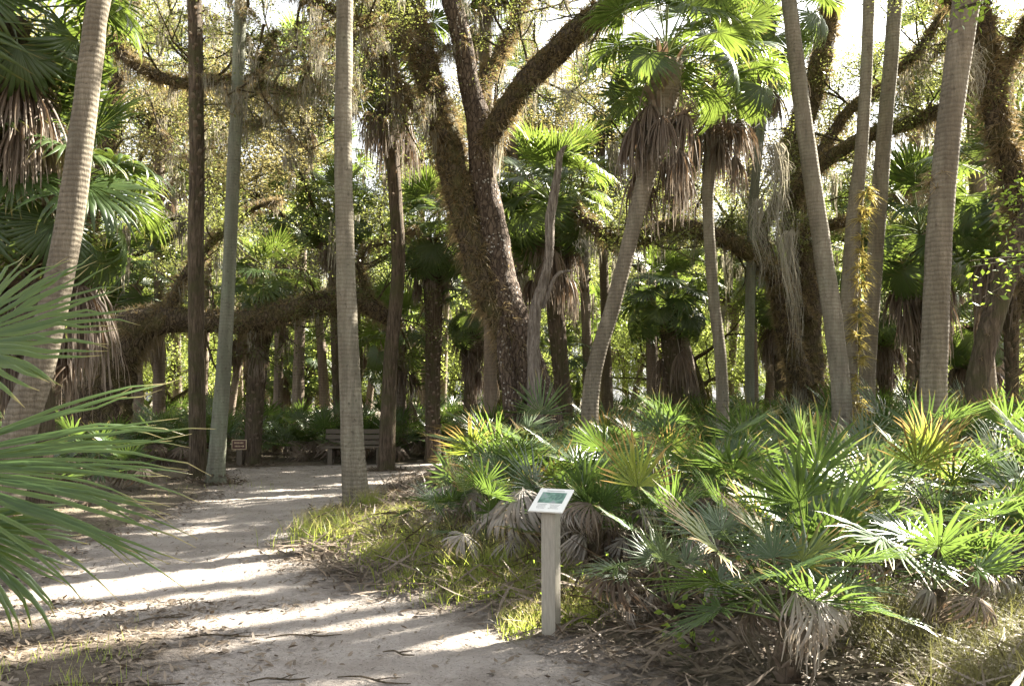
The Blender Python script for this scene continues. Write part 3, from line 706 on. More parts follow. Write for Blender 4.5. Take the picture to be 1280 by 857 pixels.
oak('great spotted live oak forking into a V above the palmettos, centre of the clearing', (float(P(668, 560, 18)[0]), 18, H(.5, 18)),
    [(oakA, 0), (root, 0), (oakB, 1)],
    [(limbA, (260, 1.0)), (tk([(560, 180, 20), (545, 160, 16), (500, 110, 14), (470, 60, 12), (430, 20, 10), (360, -10, 8)], 18, [0, -.3, -.6, -1, -1.3, -1.6]), (200, .7)),
     (tk([(590, 120, 16), (640, 40, 14), (660, -30, 12)], 18, [0, 1, 2]), (120, .8)),
     (tk([(520, 40, 20), (470, 0, 16), (400, -40, 14)], 18.5, [0, .5, 1]), (200, .8)),
     (tk([(524, 60, 14), (500, 40, 12), (460, 30, 10), (410, 60, 6)], 18.5, [0, -1, -2, -2.5]), (150, .6))],
    twigs=[(P(px, py, Y_), (rng.normal(0, .6), rng.normal(0, .4), rng.normal(0, .5)), 1.3, .03, 2, 80, .05) for px, py, Y_ in
           ((330, 30, 15.5), (370, 60, 15.5), (400, 30, 15.5), (440, 60, 16), (470, 30, 16), (420, 90, 16), (350, -10, 15.5), (640, 20, 18.5), (665, -20, 18), (620, 60, 19), (700, 10, 17), (760, -20, 16.5), (390, 10, 16), (310, 10, 16), (345, 75, 16), (455, 100, 16.5), (420, 0, 17), (585, 10, 19), (610, -10, 18), (680, -25, 17), (725, -10, 17), (440, 20, 18), (370, 110, 16))],
    epi_n=46, leafset=(70, .055))
# bleached broken snag
t = thing('dead_snag', (float(P(668, 560, 17.3)[0]), 17.3, H(.4, 17.3)), 'bleached broken dead trunk leaning on the right side of the spotted oak', 'dead tree')
mb = MB(); org = np.array(t.location)
tube(mb, np.array(tk([(670, 590, 20), (668, 500, 18), (667, 430, 16), (670, 385, 14), (685, 330, 12), (688, 270, 12), (696, 225, 10), (700, 190, 8)], 17.3)) - np.array([*org, 0]), sides=16, step=.1, rough=.16, rf=4)
tube(mb, np.array(tk([(698, 200, 9), (703, 188, 6), (709, 182, 2)], 17.3)) - np.array([*org, 0]), sides=8, step=.05, rough=.2)
tube(mb, np.array(tk([(678, 385, 6), (695, 345, 5), (714, 338, 3)], 17.3)) - np.array([*org, 0]), sides=8, step=.08, rough=.2)
obj('trunk', mb.mesh('snag', [B_SNAG]), t)

# right hand oak: massive dark trunk and sweeping limbs
oakR = tk([(1008, 560, 46), (1006, 480, 44), (1005, 400, 42), (1003, 320, 40), (1000, 260, 36), (992, 190, 32), (1020, 100, 28), (1040, 0, 24), (1050, -60, 20)], 22.5)
oak('massive dark live oak behind the leaning grey palm, limbs sweeping to the right', (float(P(1008, 560, 22.5)[0]), 22.5, H(7.5, 22.5)), [(oakR, 1)],
    [(tk([(985, 290, 20), (1000, 235, 19), (1040, 195, 19), (1090, 168, 18), (1140, 152, 18), (1190, 132, 18), (1240, 95, 16), (1290, 60, 14)], 21.5, [0, -.5, -1, -1.5, -2, -2.5, -3, -3.5]), (240, 1.2)),
     (tk([(1120, 90, 10), (1150, 60, 10), (1170, 30, 10), (1200, -20, 10)], 20), (160, 1.0)),
     (tk([(1005, 230, 15), (1060, 140, 14), (1130, 95, 13), (1175, 60, 12), (1220, 20, 10)], 22, [0, 0, 0, -.5, -1]), (160, 1.0)),
     (tk([(1005, 480, 30), (985, 420, 26), (970, 350, 24), (935, 315, 22), (885, 292, 22), (835, 285, 22), (790, 300, 20), (750, 290, 16), (720, 260, 12)], 22, [0, -.4, -.8, -1, -1.2, -1.3, -1.4, -1.5, -1.5]), (260, .9)),
     (tk([(1010, 400, 18), (960, 320, 16), (955, 280, 14), (985, 240, 13)], 22), None),
     (tk([(1005, 290, 14), (1090, 265, 14), (1150, 225, 13), (1200, 200, 12), (1260, 190, 10)], 22.5), (150, .9))], epi_n=34, leafset=(80, .075), bark=B_DARK)
oakE = tk([(1320, 560, 60), (1318, 430, 56), (1300, 330, 52), (1275, 240, 36), (1248, 160, 30), (1235, 90, 28), (1225, 20, 26), (1190, -50, 22)], 14.5)
oak('crooked dark oak at the right edge with limbs over the thick ringed palm', (float(P(1320, 560, 14.5)[0]), 14.5, H(9, 14.5)), [(oakE, 1)],
    [(tk([(1226, 30, 18), (1180, -10, 16), (1130, -50, 14)], 14.5), (120, .6)),
     (tk([(1240, 120, 14), (1270, 60, 12), (1300, -10, 10)], 14.5), (160, .7))], epi_n=40, leafset=(90, .065))
# left oak: mossy bulk with a long level limb
oakL = tk([(108, 560, 100), (118, 490, 88), (142, 440, 70), (168, 410, 52), (200, 395, 30)], 20.5)
oak('low mossy live oak at left whose level limb stretches behind the tall palms', (float(P(100, 560, 20.5)[0]), 20.5, H(-10, 20.5)), [(oakL, 1)],
    [(tk([(165, 410, 44), (210, 399, 34), (260, 402, 30), (310, 402, 29), (360, 388, 28), (410, 376, 27), (445, 375, 25), (475, 392, 20), (500, 410, 10)], 20.5, [0, 0, .2, .2, .2, .3, .4, .5, .6]), (60, .4)),
     (tk([(205, 405, 14), (228, 350, 12), (268, 300, 9), (315, 262, 7), (350, 250, 4)], 20.5), (40, .4)),
     (tk([(468, 385, 10), (452, 345, 9), (455, 312, 8), (490, 300, 6), (520, 288, 4)], 21), None),
     (tk([(120, 430, 30), (100, 340, 26), (120, 240, 22), (140, 150, 18), (150, 60, 16), (135, -30, 14)], 21.5), (150, .6)),
     (tk([(140, 50, 15), (160, 74, 14), (190, 92, 14), (230, 104, 14), (290, 100, 13), (345, 112, 12), (385, 118, 8), (405, 100, 5)], 19), (200, .5)),
     (tk([(345, 40, 8), (330, 70, 9), (318, 105, 8)], 19), (20, .3))],
    twigs=[(P(px, py, 19.5), (rng.normal(0, .6), rng.normal(0, .4), rng.normal(0, .5)), 1.4, .03, 2, 80, .055) for px, py in ((160, 40), (200, 70), (215, 20), (265, 60), (300, 50), (330, 10), (360, 60), (180, 110), (280, 120), (390, 90))], epi_n=40, leafset=(70, .075), bark=B_DARK)

# free hanging spanish moss streamers
for k, (px, py, Y, L, n, wp) in enumerate(((965, 180, 14.0, 2.9, 90, 16), (944, 250, 14.0, 1.6, 60, 10), (985, 290, 14.2, 2.6, 60, 9), (1215, 60, 12, 1.1, 60, 20), (735, 300, 15, .8, 30, 10), (420 + 290, 110, 17, 1.5, 50, 16))):
    p = P(px, py, Y); mb = MB(); n = int(n * 1.3)
    base = np.zeros((n, 3)) + rng.normal(0, wp / F * Y * .55, (n, 3)) * np.array([1, .6, .3])
    K = 14; t_ = np.linspace(0, 1, K)[None]; LL = L * (.15 + .85 * rng.random(n) ** 1.6)[:, None]
    Cc = base[:, None] * (1 - .55 * t_[..., None]) - np.array([0, 0, 1.]) * (LL * t_)[..., None]
    Cc[..., 0] += np.cumsum(rng.normal(0, .016, (n, K)), 1) + .05 * t_ * L + .05 * np.sin(t_ * 9 + k); Cc[..., 1] += np.cumsum(rng.normal(0, .008, (n, K)), 1)
    a = rng.random((n, 1)) * 3.14 + t_ * 4; hw = .0045 * (1.15 - t_) * rng.uniform(.6, 1.4, (n, 1))
    V, q, uv = flat_ribbons(Cc, np.stack([np.cos(a) * hw, np.sin(a) * hw, 0 * hw], -1)); mb.add(V, q, uv)
    o = obj('moss_streamer', mb.mesh('moss_streamer', [M_SMOSS])); o.location = [float(q_) for q_ in p]
    tag(o, ['longest grey-green moss streamer hanging left of the leaning grey palm', 'short moss streamer just left of the longest one', 'lower moss streamer hanging right of the longest one',
            'moss streamer hanging at top right of the thick ringed palm', 'moss tuft hanging right of the bleached snag', 'moss streamer hanging left of the brown palm skirts'][k], 'moss', 'hanging spanish moss streamers')

# ---------------------------------------------------------------- saw palmettos
def saw(n=24, L=.45, pl=.6, sp=270, mats=(0, 1), tilt=-.4, **k): return fan(n, sp, L, .36, .55, .03, .07, .10, 0, .05, tilt, pl, .005, .04, lj=.09, wid=.92, aj=.04, shape=.30, mats=mats, K=6, **k)
saw_v = [saw(int(rng.integers(17, 28)), rng.uniform(.34, .54), rng.uniform(.30, .70), rng.uniform(150, 310), tilt=rng.uniform(-1.0, .2)) for _ in range(13)]
saw_dead = [fan(24, 210, .50, .45, .8, .3, .8, 0, 2.6, -.3, -.6, .62, .006, .12, lj=.15, aj=.07, wid=.7, K=6, shape=.3) for _ in range(4)]
dead_sf = [dead_fan(22, .45, .35, .16, .45, pr=.006) for _ in range(3)]
ME['saw'] = [arr_mesh('palmetto_fan', a, [M_SAW, M_PET]) for a in saw_v]
ME['sawb'] = [arr_mesh('bluish_palmetto_fan', a, [M_SAWB, M_PET]) for a in saw_v[:6]]
ME['sawy'] = [arr_mesh('yellow_palmetto_fan', a, [M_SAWY, M_PET]) for a in saw_v[2:6]]
ME['sawd'] = [arr_mesh('withered_fan', a, [M_DEAD if k % 3 == 0 else M_DEADP, M_PETD]) for k, a in enumerate(saw_dead + dead_sf)]
def stem_mesh(h, r=.05):
    mb = MB(); C, rr, T = tube(mb, [(0, 0, -.05, r * 1.3), (.03, .0, h * .5, r * 1.1), (.0, .03, h, r * .8)], sides=8, step=.06, rough=.2, rf=6)
    boots(mb, C, rr, T, 30, .10, .022, 1, .8); return mb.mesh('palmetto_stem', [B_DARK, M_DEAD])
STEMS = [stem_mesh(.22), stem_mesh(.35, .06), stem_mesh(.15, .05)]
def palmetto(x, y, label, nf=12, nd=4, size=1.0, kind='saw', group='saw palmettos beside the path', elr=(26, 88), heads=1, yel=.07):
    z = H(x, y) - .01
    t = thing('saw_palmetto', (x, y, z), label, 'palmetto', group, rng.random() * 6.28)
    st = rng.integers(3); obj('stem', STEMS[st], t)
    hz = (.22, .35, .15)[st]
    for i in range(nf):
        k = (i + .5) / nf; el = elr[1] + (elr[0] - elr[1]) * k + rng.normal(0, 6); az = i * 2.39996 + rng.normal(0, .25)
        kk = kind if rng.random() > yel else 'sawy'
        M = tr(0, 0, hz * .9) @ rotz(az) @ rotx(R(el)) @ roty(rng.normal(0, .5)) @ sc(size * rng.uniform(.75, 1.15))
        obj('frond', ME[kk][rng.integers(len(ME[kk]))], t, M)
    for i in range(nd):
        az = rng.random() * 6.28; j = rng.integers(len(ME['sawd']))
        el = R(rng.uniform(5, 65)) if j < 4 else R(rng.uniform(-5, 15))
        M = tr(0, 0, hz * .85 + (.2 if j >= 4 else 0)) @ rotz(az) @ rotx(el) @ roty(rng.normal(0, .4)) @ sc((.62 if y < 6.2 else .85) * size * rng.uniform(.75, 1.15))
        obj('dead_frond', ME['sawd'][j], t, M)
    return t
ordn = ['first', 'second', 'third', 'fourth', 'fifth', 'sixth', 'seventh', 'eighth', 'ninth', 'tenth', 'eleventh', 'twelfth', 'thirteenth', 'fourteenth', 'fifteenth', 'sixteenth']
def gp(px, py):
    """ground point at photo pixel"""
    y = 1760.0 / (py - 500); return (px - 640) / 1100 * y, y
heroes = [
    (.95, 8.6, dict(nf=10, nd=5, size=1.0), 'saw palmetto with pale hanging dead fan directly behind the interpretive sign'),
    (-.15, 9.4, dict(nf=10, nd=4, size=.95, elr=(30,88)), 'bright fan-shaped palmetto left of the interpretive sign at the bank edge'),
    (-.62, 9.0, dict(nf=8, nd=6, size=.75, elr=(35, 88)), 'small palmetto nearest the path-edge palm, left end of the bank'),
    (1.05, 5.95, dict(nf=8, nd=6, size=.75, kind='sawb'), 'small bluish palmetto immediately right of the interpretive post'),
    (1.45, 4.75, dict(nf=15, nd=8, size=.95, yel=.25, elr=(10, 80)), 'yellow-tinged palmetto spilling onto the sand at bottom centre'),
    (1.95, 5.75, dict(nf=13, nd=3, size=1.15), 'large star-fanned green palmetto in front, right of the post'),
    (2.45, 5.2, dict(nf=7, nd=4, size=.8), 'small palmetto with one brown folded fan near the bottom, right of centre'),
    (2.9, 5.6, dict(nf=6, nd=5, size=.7), 'sparse short-stemmed palmetto near the bottom right brush'),
    (3.35, 6.3, dict(nf=6, nd=9, size=1.0, elr=(20, 70)), 'mostly withered palmetto near the right edge with grey drooping fans'),
]
hp = []
for x, y, kw, lab in heroes: palmetto(x, y, lab, **kw); hp.append((x, y))
rows = [(6.7, .62), (7.4, .62), (8.1, .65), (8.9, .65), (9.7, .7), (10.6, .7), (11.5, .75), (12.5, .8), (13.6, .85), (14.8, .95), (16.2, 1.05), (17.8, 1.2)]
for ri, (yr, dx) in enumerate(rows):
    xl = float(np.interp(yr, EDGE_R[:14, 1], EDGE_R[:14, 0])) + 1.25
    xl = max(xl, -.70 if yr < 10 else -.45) if yr > 7.6 else max(xl, .75)
    xr_ = .62 * yr + .6; k = 0; x = xl + rng.uniform(0, .3)
    while x < xr_:
        xx = x + rng.normal(0, .12); yy = yr + rng.normal(0, .22)
        if all((xx - a) ** 2 + (yy - b) ** 2 > .2 for a, b in hp) and not (abs(xx - .22 * 1) < .55 and yy < 7.4) and not(xx > 2.2 and yy < 7.2 and rng.random()<.35):
            kd = 'sawb' if rng.random() < .08 else 'saw'
            adj = rng.choice(['upright', 'spreading', 'full', 'ragged']) if kd == 'saw' else 'bluish'
            wd = rng.random() < .18
            if wd: adj = 'mostly withered'
            palmetto(xx, yy, f'{adj} saw palmetto, {ordn[min(k, 15)]} from the left in the {ordn[ri]} row back from the sign', nf=int(rng.integers(3, 5)) if wd else int(rng.integers(6, 13)), nd=9 if wd else (int(rng.integers(4, 11)) if ri < 7 else 3),
                     size=rng.uniform(.75, 1.2) * (1 + .03 * ri), kind=kd, yel=.12)
            k += 1
        x += dx * rng.uniform(.85, 1.2)

# merged far palmettos
THIRD = lambda x, y: 'left' if x < -.2 * y else ('middle' if x < .2 * y else 'right')
def far_palmetto(i):
    mb = MB()
    for k in range(10):
        el = R(85 - 60 * k / 10 + rng.normal(0, 6)); j = rng.integers(len(saw_v))
        mb.put(saw_v[j], tr(0, 0, .2) @ rotz(k * 2.4 + rng.normal(0, .2)) @ rotx(el) @ roty(rng.normal(0, .4)) @ sc(rng.uniform(.85, 1.2)))
    for k in range(3): mb.put(saw_dead[k], tr(0, 0, .25) @ rotz(rng.random() * 6.28) @ rotx(R(rng.uniform(0, 40))), 2)
    return mb.mesh('far_palmetto', [M_SAW, M_PET, M_DEAD])
FARP = [far_palmetto(i) for i in range(4)]
def scatter_far(n, fx, group, label, size=(1.0, 1.5)):
    pts = []
    for _ in range(n * 12):
        if len(pts) >= n: break
        x, y = fx()
        if float(sdf(np.array([x]), np.array([y]))[0]) < .55: continue
        if any((x - a) ** 2 + (y - b) ** 2 < .55 for a, b in pts): continue
        pts.append((x, y))
        o = obj('saw_palmetto', FARP[rng.integers(4)]); o.location = (x, y, H(x, y)); o.rotation_euler.z = rng.random() * 6.28; o.scale = [rng.uniform(*size)] * 3
        sd_ = THIRD(x, y); tag(o, f'{label}, {sd_} third of the view', 'palmetto', f'{group}, {sd_}')
scatter_far(46, lambda: (rng.uniform(-10.5, 1.5), rng.uniform(22.8, 27)), 'palmettos behind the bench', 'dark green palmetto in the far thicket behind the bench')
scatter_far(46, lambda: (rng.uniform(-16, 18), rng.uniform(27, 38)), 'palmettos under the far trees', 'small palmetto beneath the far palm trunks', (1.2, 1.9))
scatter_far(40, lambda: (rng.uniform(-.5, 14), rng.uniform(19, 27)), 'palmettos behind the bank', 'shaded palmetto behind the big oaks', (1.1, 1.6))
scatter_far(16, lambda: (rng.uniform(-11, -6.6), rng.uniform(12, 21)), 'palmettos left of the path', 'palmetto in shade beside the left path edge', (.8, 1.2))

# ---------------------------------------------------------------- large foreground fronds at the left edge
org = np.array([-2.75, 3.1, H(-2.75, 3.1)])
t = thing('young_cabbage_palm', org, 'young palm at left edge pushing big green fronds across the sand', 'palm tree')
def hero_frond(hub, Yd, Zd, arr, size=1.0, pl=.9):
    me = arr_mesh('foreground_frond', arr, [M_FORE, M_PET]); M = frame(np.array(hub) - org, Yd, Zd) @ sc(size) @ tr(0, -pl, 0); obj('frond', me, t, M)
HF = dict(pr=.010, lj=.05)
hero_frond(P(-125, 585, 2.75), (1, .10, .03), (-.05, -.80, .55), fan(38, 54, .98, .42, .55, .04, .13, 0, .20, .05, 0, .9, .012, 0, lj=.07, wid=1.6, aj=.04, shape=.05, K=9), .90)
hero_frond(P(-62, 430, 3.2), (1, .25, .45), (-.3, -.72, .55), fan(32, 150, .60, .42, .55, .03, .05, 0, .2, .05, 0, .9, .010, 0, lj=.06, shape=.1, K=8, wid=1.35))
hero_frond(P(-75, 655, 2.9), (.95, .0, -.40), (.15, -.70, .70), fan(30, 95, .50, .42, .55, .05, .25, 0, .6, .05, 0, .9, .010, 0, lj=.09, shape=.1, K=8, wid=1.6))
mb = MB(); C, rr, T = tube(mb, [(0, 0, -.1, .14), (0, 0, .3, .16), (0, 0, .75, .10)], sides=14, step=.06, rough=.1); boots(mb, C, rr, T, 40, .22, .04, 1, .9)
obj('trunk', mb.mesh('stub', [B_DARK, M_DEAD]), t)

# ---------------------------------------------------------------- interpretive sign
def box_arr(sx, sy, sz, bev=.003):
    import bmesh
    bm = bmesh.new(); bmesh.ops.create_cube(bm, size=1); bmesh.ops.scale(bm, vec=(sx, sy, sz), verts=bm.verts)
    if bev: bmesh.ops.bevel(bm, geom=bm.edges[:], offset=bev, segments=2, affect='EDGES', profile=.5)
    return bm
def box(name, size, mat, parent, M=None, bev=.003, label=None):
    bm = box_arr(*size, bev=bev); me = bpy.data.meshes.new(name); bm.to_mesh(me); bm.free(); me.materials.append(mat)
    o = obj(name, me, parent, M)
    if label: o['label'] = label
    return o
sx, sy = gp(688, 789); sz = H(sx, sy)
t = thing('interpretive_sign', (sx, sy, sz), 'slanted white trail information panel on a square wooden post', 'sign'); t.rotation_euler.z = -R(25)
PH = .885 - sz
box('post', (.102, .102, PH + .1), M_POST, t, tr(0, 0, PH / 2 - .05), .004)
MP = tr(0, .012, PH + .028) @ rotx(R(30))
pn = box('panel', (.25, .262, .012), M_WHITE, t, MP, .003)
box('bracket', (.07, .10, .02), M_POST, t, tr(0, .01, PH + .008) @ rotx(R(30)), .002)
box('picture', (.180, .118, .002), M_PIC, pn, tr(0, .024, .0075), .0)
for k in range(4): 
    for (xo, wl) in ((-.048, .07 - .008 * (k % 2)), (.045, .075 - .010 * (k % 3))):
        box('print_line', (wl, .0028, .001), M_GREY, pn, tr(xo, -.052 - .014 * k, .0070), .0)
box('print_line', (.13, .008, .001), M_GREY, pn, tr(0, .102, .0070), .0)

# ---------------------------------------------------------------- small brown trail sign and the bench
bx_, by_ = float(P(299, 555, 21.4)[0]), 21.4; bz = H(bx_, by_)
t = thing('trail_sign', (bx_, by_, bz), 'small brown trail sign with two cream lines and an arrow, on a short post', 'sign')
zc = float(P(299, 555.5, 21.4)[2]) - bz
box('post', (.13, .09, zc + .15), M_BENCH, t, tr(0, .055, zc / 2 - .05), .005)
box('board', (.36, .018, .24), M_CREAM, t, tr(0, 0, zc), .004)
b2 = box('face', (.325, .004, .205), M_BROWN, t, tr(0, -.0115, zc), .001)
def bars(rows, parent, z0, y0, mat):
    mbb = MB()
    for (x0, x1, z_, h) in rows:
        mbb.add([(x0, y0, z_ - h), (x1, y0, z_ - h), (x1, y0, z_ + h), (x0, y0, z_ + h)], [(0, 1, 2, 3)])
    o_ = obj('lettering', mbb.mesh('lettering', [mat], False), parent); return o_
lets = []
xx = -.115
for wl in (.02, .03, .022, .026, .02, .03, .024): lets.append((xx, xx + wl * .8, zc + .045, .018)); xx += wl + .008
xx = -.10
for wl in (.022, .026, .02, .026): lets.append((xx, xx + wl * .8, zc - .035, .018)); xx += wl + .008
lets.append((.03, .095, zc - .035, .007))
bars(lets[:7], t, 0, -.0145, M_CREAM); bars(lets[7:-1], t, 0, -.0145, M_CREAM); bars(lets[-1:], t, 0, -.0145, M_CREAM)
mbb = MB(); mbb.add([(.09, -.0145, zc - .065), (.128, -.0145, zc - .035), (.09, -.0145, zc - .005), (.098, -.0145, zc - .035)], [(0, 1, 2, 3)]); obj('arrow', mbb.mesh('arrow', [M_CREAM], False), t)

bx0, by0 = float(P(444, 560, 22.3)[0]), 22.3; bz = H(bx0, by0)
t = thing('park_bench', (bx0, by0, bz), 'weathered wooden plank bench at the far side of the sandy clearing', 'bench'); t.rotation_euler.z = R(3)
W_ = 1.55
for k, z_ in enumerate((.50, .64, .78)): box('back_plank', (W_, .045, .115), M_BENCH, t, tr(0, .20 + .03 * k, z_ + .03) @ rotx(R(-10)), .006)
for k in range(3): box('seat_plank', (W_, .13, .045), M_BENCH, t, tr(0, -.20 + .145 * k, .43), .006)
for s_ in (-1, 1):
    box('leg', (.11, .10, .41), M_BENCH, t, tr(s_ * .6, -.17, .185), .006)
    box('leg', (.11, .10, .90), M_BENCH, t, tr(s_ * .6, .285, .40) @ rotx(R(-7)), .006)
    box('seat_rail', (.08, .46, .07), M_BENCH, t, tr(s_ * .6, .02, .372), .005)

# ---------------------------------------------------------------- far trees, far palms
def far_tree(mat, h=11, nleaf=230, ls=.13, spread=.75, lo=.55):
    wood, lv = MB(), MB(); tr_pts = [(0, 0, -.2, .22), (rng.normal(0, .3), rng.normal(0, .3), h * .2, .18), (rng.normal(0, .5), rng.normal(0, .5), h * .45, .13)]
    tube(wood, tr_pts, sides=10, step=.5, rough=.1, cap=False)
    top = np.array(tr_pts[-1][:3]); ends = []
    for k in range(6):
        a = k * 1.05 + rng.normal(0, .3); d = np.array([math.cos(a), math.sin(a), rng.uniform(.1, 1.1)])
        branch_tree(wood, lv, top * (lo + (1 - lo) * rng.random()), d, h * .26, .07, 2, nleaf, ls, spread, .12, blob=.30)
    mm = MB()
    C = np.vstack([q_ for q_ in [top + rng.normal(0, h * .18, (60, 3)) * np.array([1, 1, .5])]])
    moss_curtain(mm, C, np.full(len(C), .05), 700, 1.3, width=.022)
    return wood.mesh('tree_trunk', [B_OAKM]), lv.mesh('tree_crown', [mat]), mm.mesh('tree_moss', [M_SMOSS])
FT = [far_tree(M_LEAFY, 11, 300, .13), far_tree(M_LEAFY, 9, 300, .13), far_tree(M_LEAF, 12, 340, .13), far_tree(M_LEAFY, 10, 300, .13), far_tree(M_LEAFY, 6, 150, .09, lo=.4),
      far_tree(M_LEAF, 14, 560, .095, lo=.75), far_tree(M_LEAFO, 14, 560, .095, lo=.75)]
def put_tree(x, y, k, s_, label, group):
    t_ = thing('broadleaf_tree', (x, y, H(x, y)), label, 'tree', group, rng.random() * 6.28); t_.scale = (s_, s_, s_)
    obj('trunk', FT[k][0], t_); obj('crown', FT[k][1], t_)
    if k != 4: obj('hanging_moss', FT[k][2], t_)['kind'] = 'stuff'
THIRD = lambda x, y: 'left' if x < -.2 * y else ('middle' if x < .2 * y else 'right')
for i in range(52):
    y = rng.uniform(44, 70); x = (-.68 + 1.36 * ((i * .618) % 1)) * y
    if (.41 < x / y < .47) or (.01 < x / y < .035): continue
    k = int(rng.integers(4)); th = THIRD(x, y)
    nm = ('yellow green' if k < 2 else 'dark green') + ' leafy tree'
    put_tree(x, y, k, rng.uniform(1.0, 1.5), f'{nm} in the distant woods, {th} third of the view', f'distant {nm}s, {th}')
for i in range(9):
    y = rng.uniform(27, 34); x = (-.66 + 1.32 * (i + .5) / 9) * y + rng.normal(0, .8)
    if .40 < x / y < .50: x = .56 * y
    th = THIRD(x, y)
    put_tree(x, y, 5 + i % 2, rng.uniform(.95, 1.2), f'tall moss-hung tree close behind the big oaks, {th} third of the view', f'moss-hung trees, {th}')
for i in range(7):
    y = rng.uniform(31, 36); x = (-.64 + 1.28 * (i + .5) / 7) * y + rng.normal(0, .6); th = THIRD(x, y)
    put_tree(x, y, 4, rng.uniform(.9, 1.2), f'small yellow-green understorey tree among far palms, {th} third of the view', f'small understorey trees, {th}')

for i in range(34):
    y = rng.uniform(36, 52); x = (-.66 + 1.32 * ((i * .618 + .1) % 1)) * y; th = THIRD(x, y)
    put_tree(x, y, 4, rng.uniform(.8, 1.2), f'low leafy tree closing the distant woods, {th} third of the view', f'low distant trees, {th}')
def far_palm(h, lean, nf, nd, size, bark):
    mb = MB(); a = rng.random() * 6.28
    C, r, T = tube(mb, [(0, 0, -.1, .2), (lean * .3, 0, h * .35, .15), (lean * .7, 0, h * .7, .145), (lean, 0, h, .17)], sides=12, step=.25, rough=.05)
    boots(mb, C, r, T, 90, .25, .05, 1, .8, .6, 1.0)
    cl = crown_list(nf, nd, size=size); g_, d_ = crown_meshes(cl)
    return mb.mesh('far_palm_trunk', [bark, M_DEAD]), g_, d_, C[-1]
FP = [far_palm(3.0, .3, 16, 6, .9, B_FAR), far_palm(5.0, -.6, 16, 10, .95, B_FAR), far_palm(7.5, .9, 16, 8, .9, B_FAR), far_palm(10.5, -.4, 16, 8, .95, B_FAR), far_palm(6.2, 1.6, 14, 8, .9, B_FAR), far_palm(18.5, .4, 12, 4, .8, B_FAR)]
def put_palm(x, y, k, s_, label, group):
    t_ = thing('cabbage_palm', (x, y, H(x, y)), label, 'palm tree', group, rng.random() * 6.28); t_.scale = (s_, s_, s_)
    a, b, d_, tp = FP[k]; obj('trunk', a, t_); obj('crown', b, t_, tr(*tp)); obj('dead_fronds', d_, t_, tr(*tp))
KN = ['knee-high-trunked', 'short', 'medium', 'tall', 'leaning']; KN[0] = 'very low'
for i in range(56):
    y = rng.uniform(24.5, 46); x = (-.63 + 1.26 * ((i * .618 + .3) % 1)) * y; k = int(rng.choice([0, 1, 2, 3, 4])); th = THIRD(x, y)
    put_palm(x, y, k, rng.uniform(.8, 1.15), f'{KN[k]} distant cabbage palm in the far woods, {th} third of the view', f'{KN[k]} distant palms, {th}')
for (px, Y_, k, lb) in ((372, 27, 3, 'tall far palm with crown high between the straight path palm and the thin dark palm'), (655, 29, 3, 'tall far palm whose crown shows inside the fork of the spotted oak'), (1140, 26, 3, 'tall far palm with crown high between the three close trunks and thick palm'),
                        (200, 28, 3, 'tall far palm with crown high left of the brown scaly trunk'), (760, 30, 3, 'tall far palm crown high left of the leaning skirted palm'), (1250, 27, 3, 'tall far palm with crown near the top right corner')):
    p_ = P(px, 500, Y_); put_palm(float(p_[0]), Y_, k, 1.1, lb, None)
# palms standing right of the picture: their trunks throw the stripes across the sand
for (x, y, k, s_) in ((5.9, 5.6, 5, 1.0), (6.9, 7.9, 5, 1.0), (7.9, 9.9, 5, 1.0), (9.2, 11.5, 5, 1.05), (6.6, 3.6, 5, 1.0), (9.6, 7.6, 5, 1.0), (10.6, 15.2, 5, 1.05),
                      (11.2, 10.4, 5, 1.0), (10.4, 19.3, 5, 1.1), (11.5, 13.6, 5, 1.05), (12.5, 16.2, 5, 1.1), (11.6, 17.0, 5, 1.1), (13.6, 19.7, 5, 1.2), (12.3, 18.4, 5, 1.2), (14.2, 18.2, 5, 1.2)):
    put_palm(x, y, k, s_, 'tall cabbage palm standing beyond the right edge of the view', 'palms beyond the right edge')

# ---------------------------------------------------------------- grass, litter, twigs, brush, saplings
def blades(n, fx, L=(.08, .25), w_=.004, m=None, name='grass', kind_label='', lean=.5):
    x, y = fx(n); ok = sdf(x, y) > -.35 + rng.uniform(-.2, .2, len(x)); x, y = x[ok], y[ok]; n = len(x)
    z = height(x, y) - .01; L_ = rng.uniform(*L, n); a = rng.random(n) * 6.28; le = rng.uniform(.1, lean * 2, n)
    t = np.linspace(0, 1, 4)[None]; d = np.stack([np.cos(a), np.sin(a)], -1)
    C = np.zeros((n, 4, 3)); C[..., 0] = x[:, None] + d[:, :1] * L_[:, None] * le[:, None] * t ** 2; C[..., 1] = y[:, None] + d[:, 1:] * L_[:, None] * le[:, None] * t ** 2
    C[..., 2] = z[:, None] + L_[:, None] * (t - .25 * le[:, None] * t ** 2)
    b = rng.random(n) * 3.14; hw = w_ * (1 - t * .92)
    V, q, uv = flat_ribbons(C, np.stack([np.cos(b)[:, None] * hw, np.sin(b)[:, None] * hw, 0 * b[:, None] * hw], -1))
    mb = MB(); mb.add(V, q, uv); return mb
def clumped(cs, sp):
    def fx(n):
        k = rng.integers(0, len(cs), n); c_ = np.array(cs)[k]; return c_[:, 0] + rng.normal(0, 1, n) * c_[:, 2] * sp, c_[:, 1] + rng.normal(0, 1, n) * c_[:, 3] * sp
    return fx
tufts = []
for _ in range(90):
    py = rng.uniform(645, 745); px = 395 + (py - 650) * 1.6 + rng.uniform(-10, 190); x, y = gp(px, py + 5); tufts.append((x, y, rng.uniform(.08, .3), rng.uniform(.08, .3)))
for _ in range(26):
    x, y = gp(rng.uniform(385, 470), rng.uniform(640, 680)); tufts.append((x, y, .12, .12))
for _ in range(16):
    x, y = gp(rng.uniform(630, 745), rng.uniform(755, 790)); tufts.append((x, y, .10, .10))
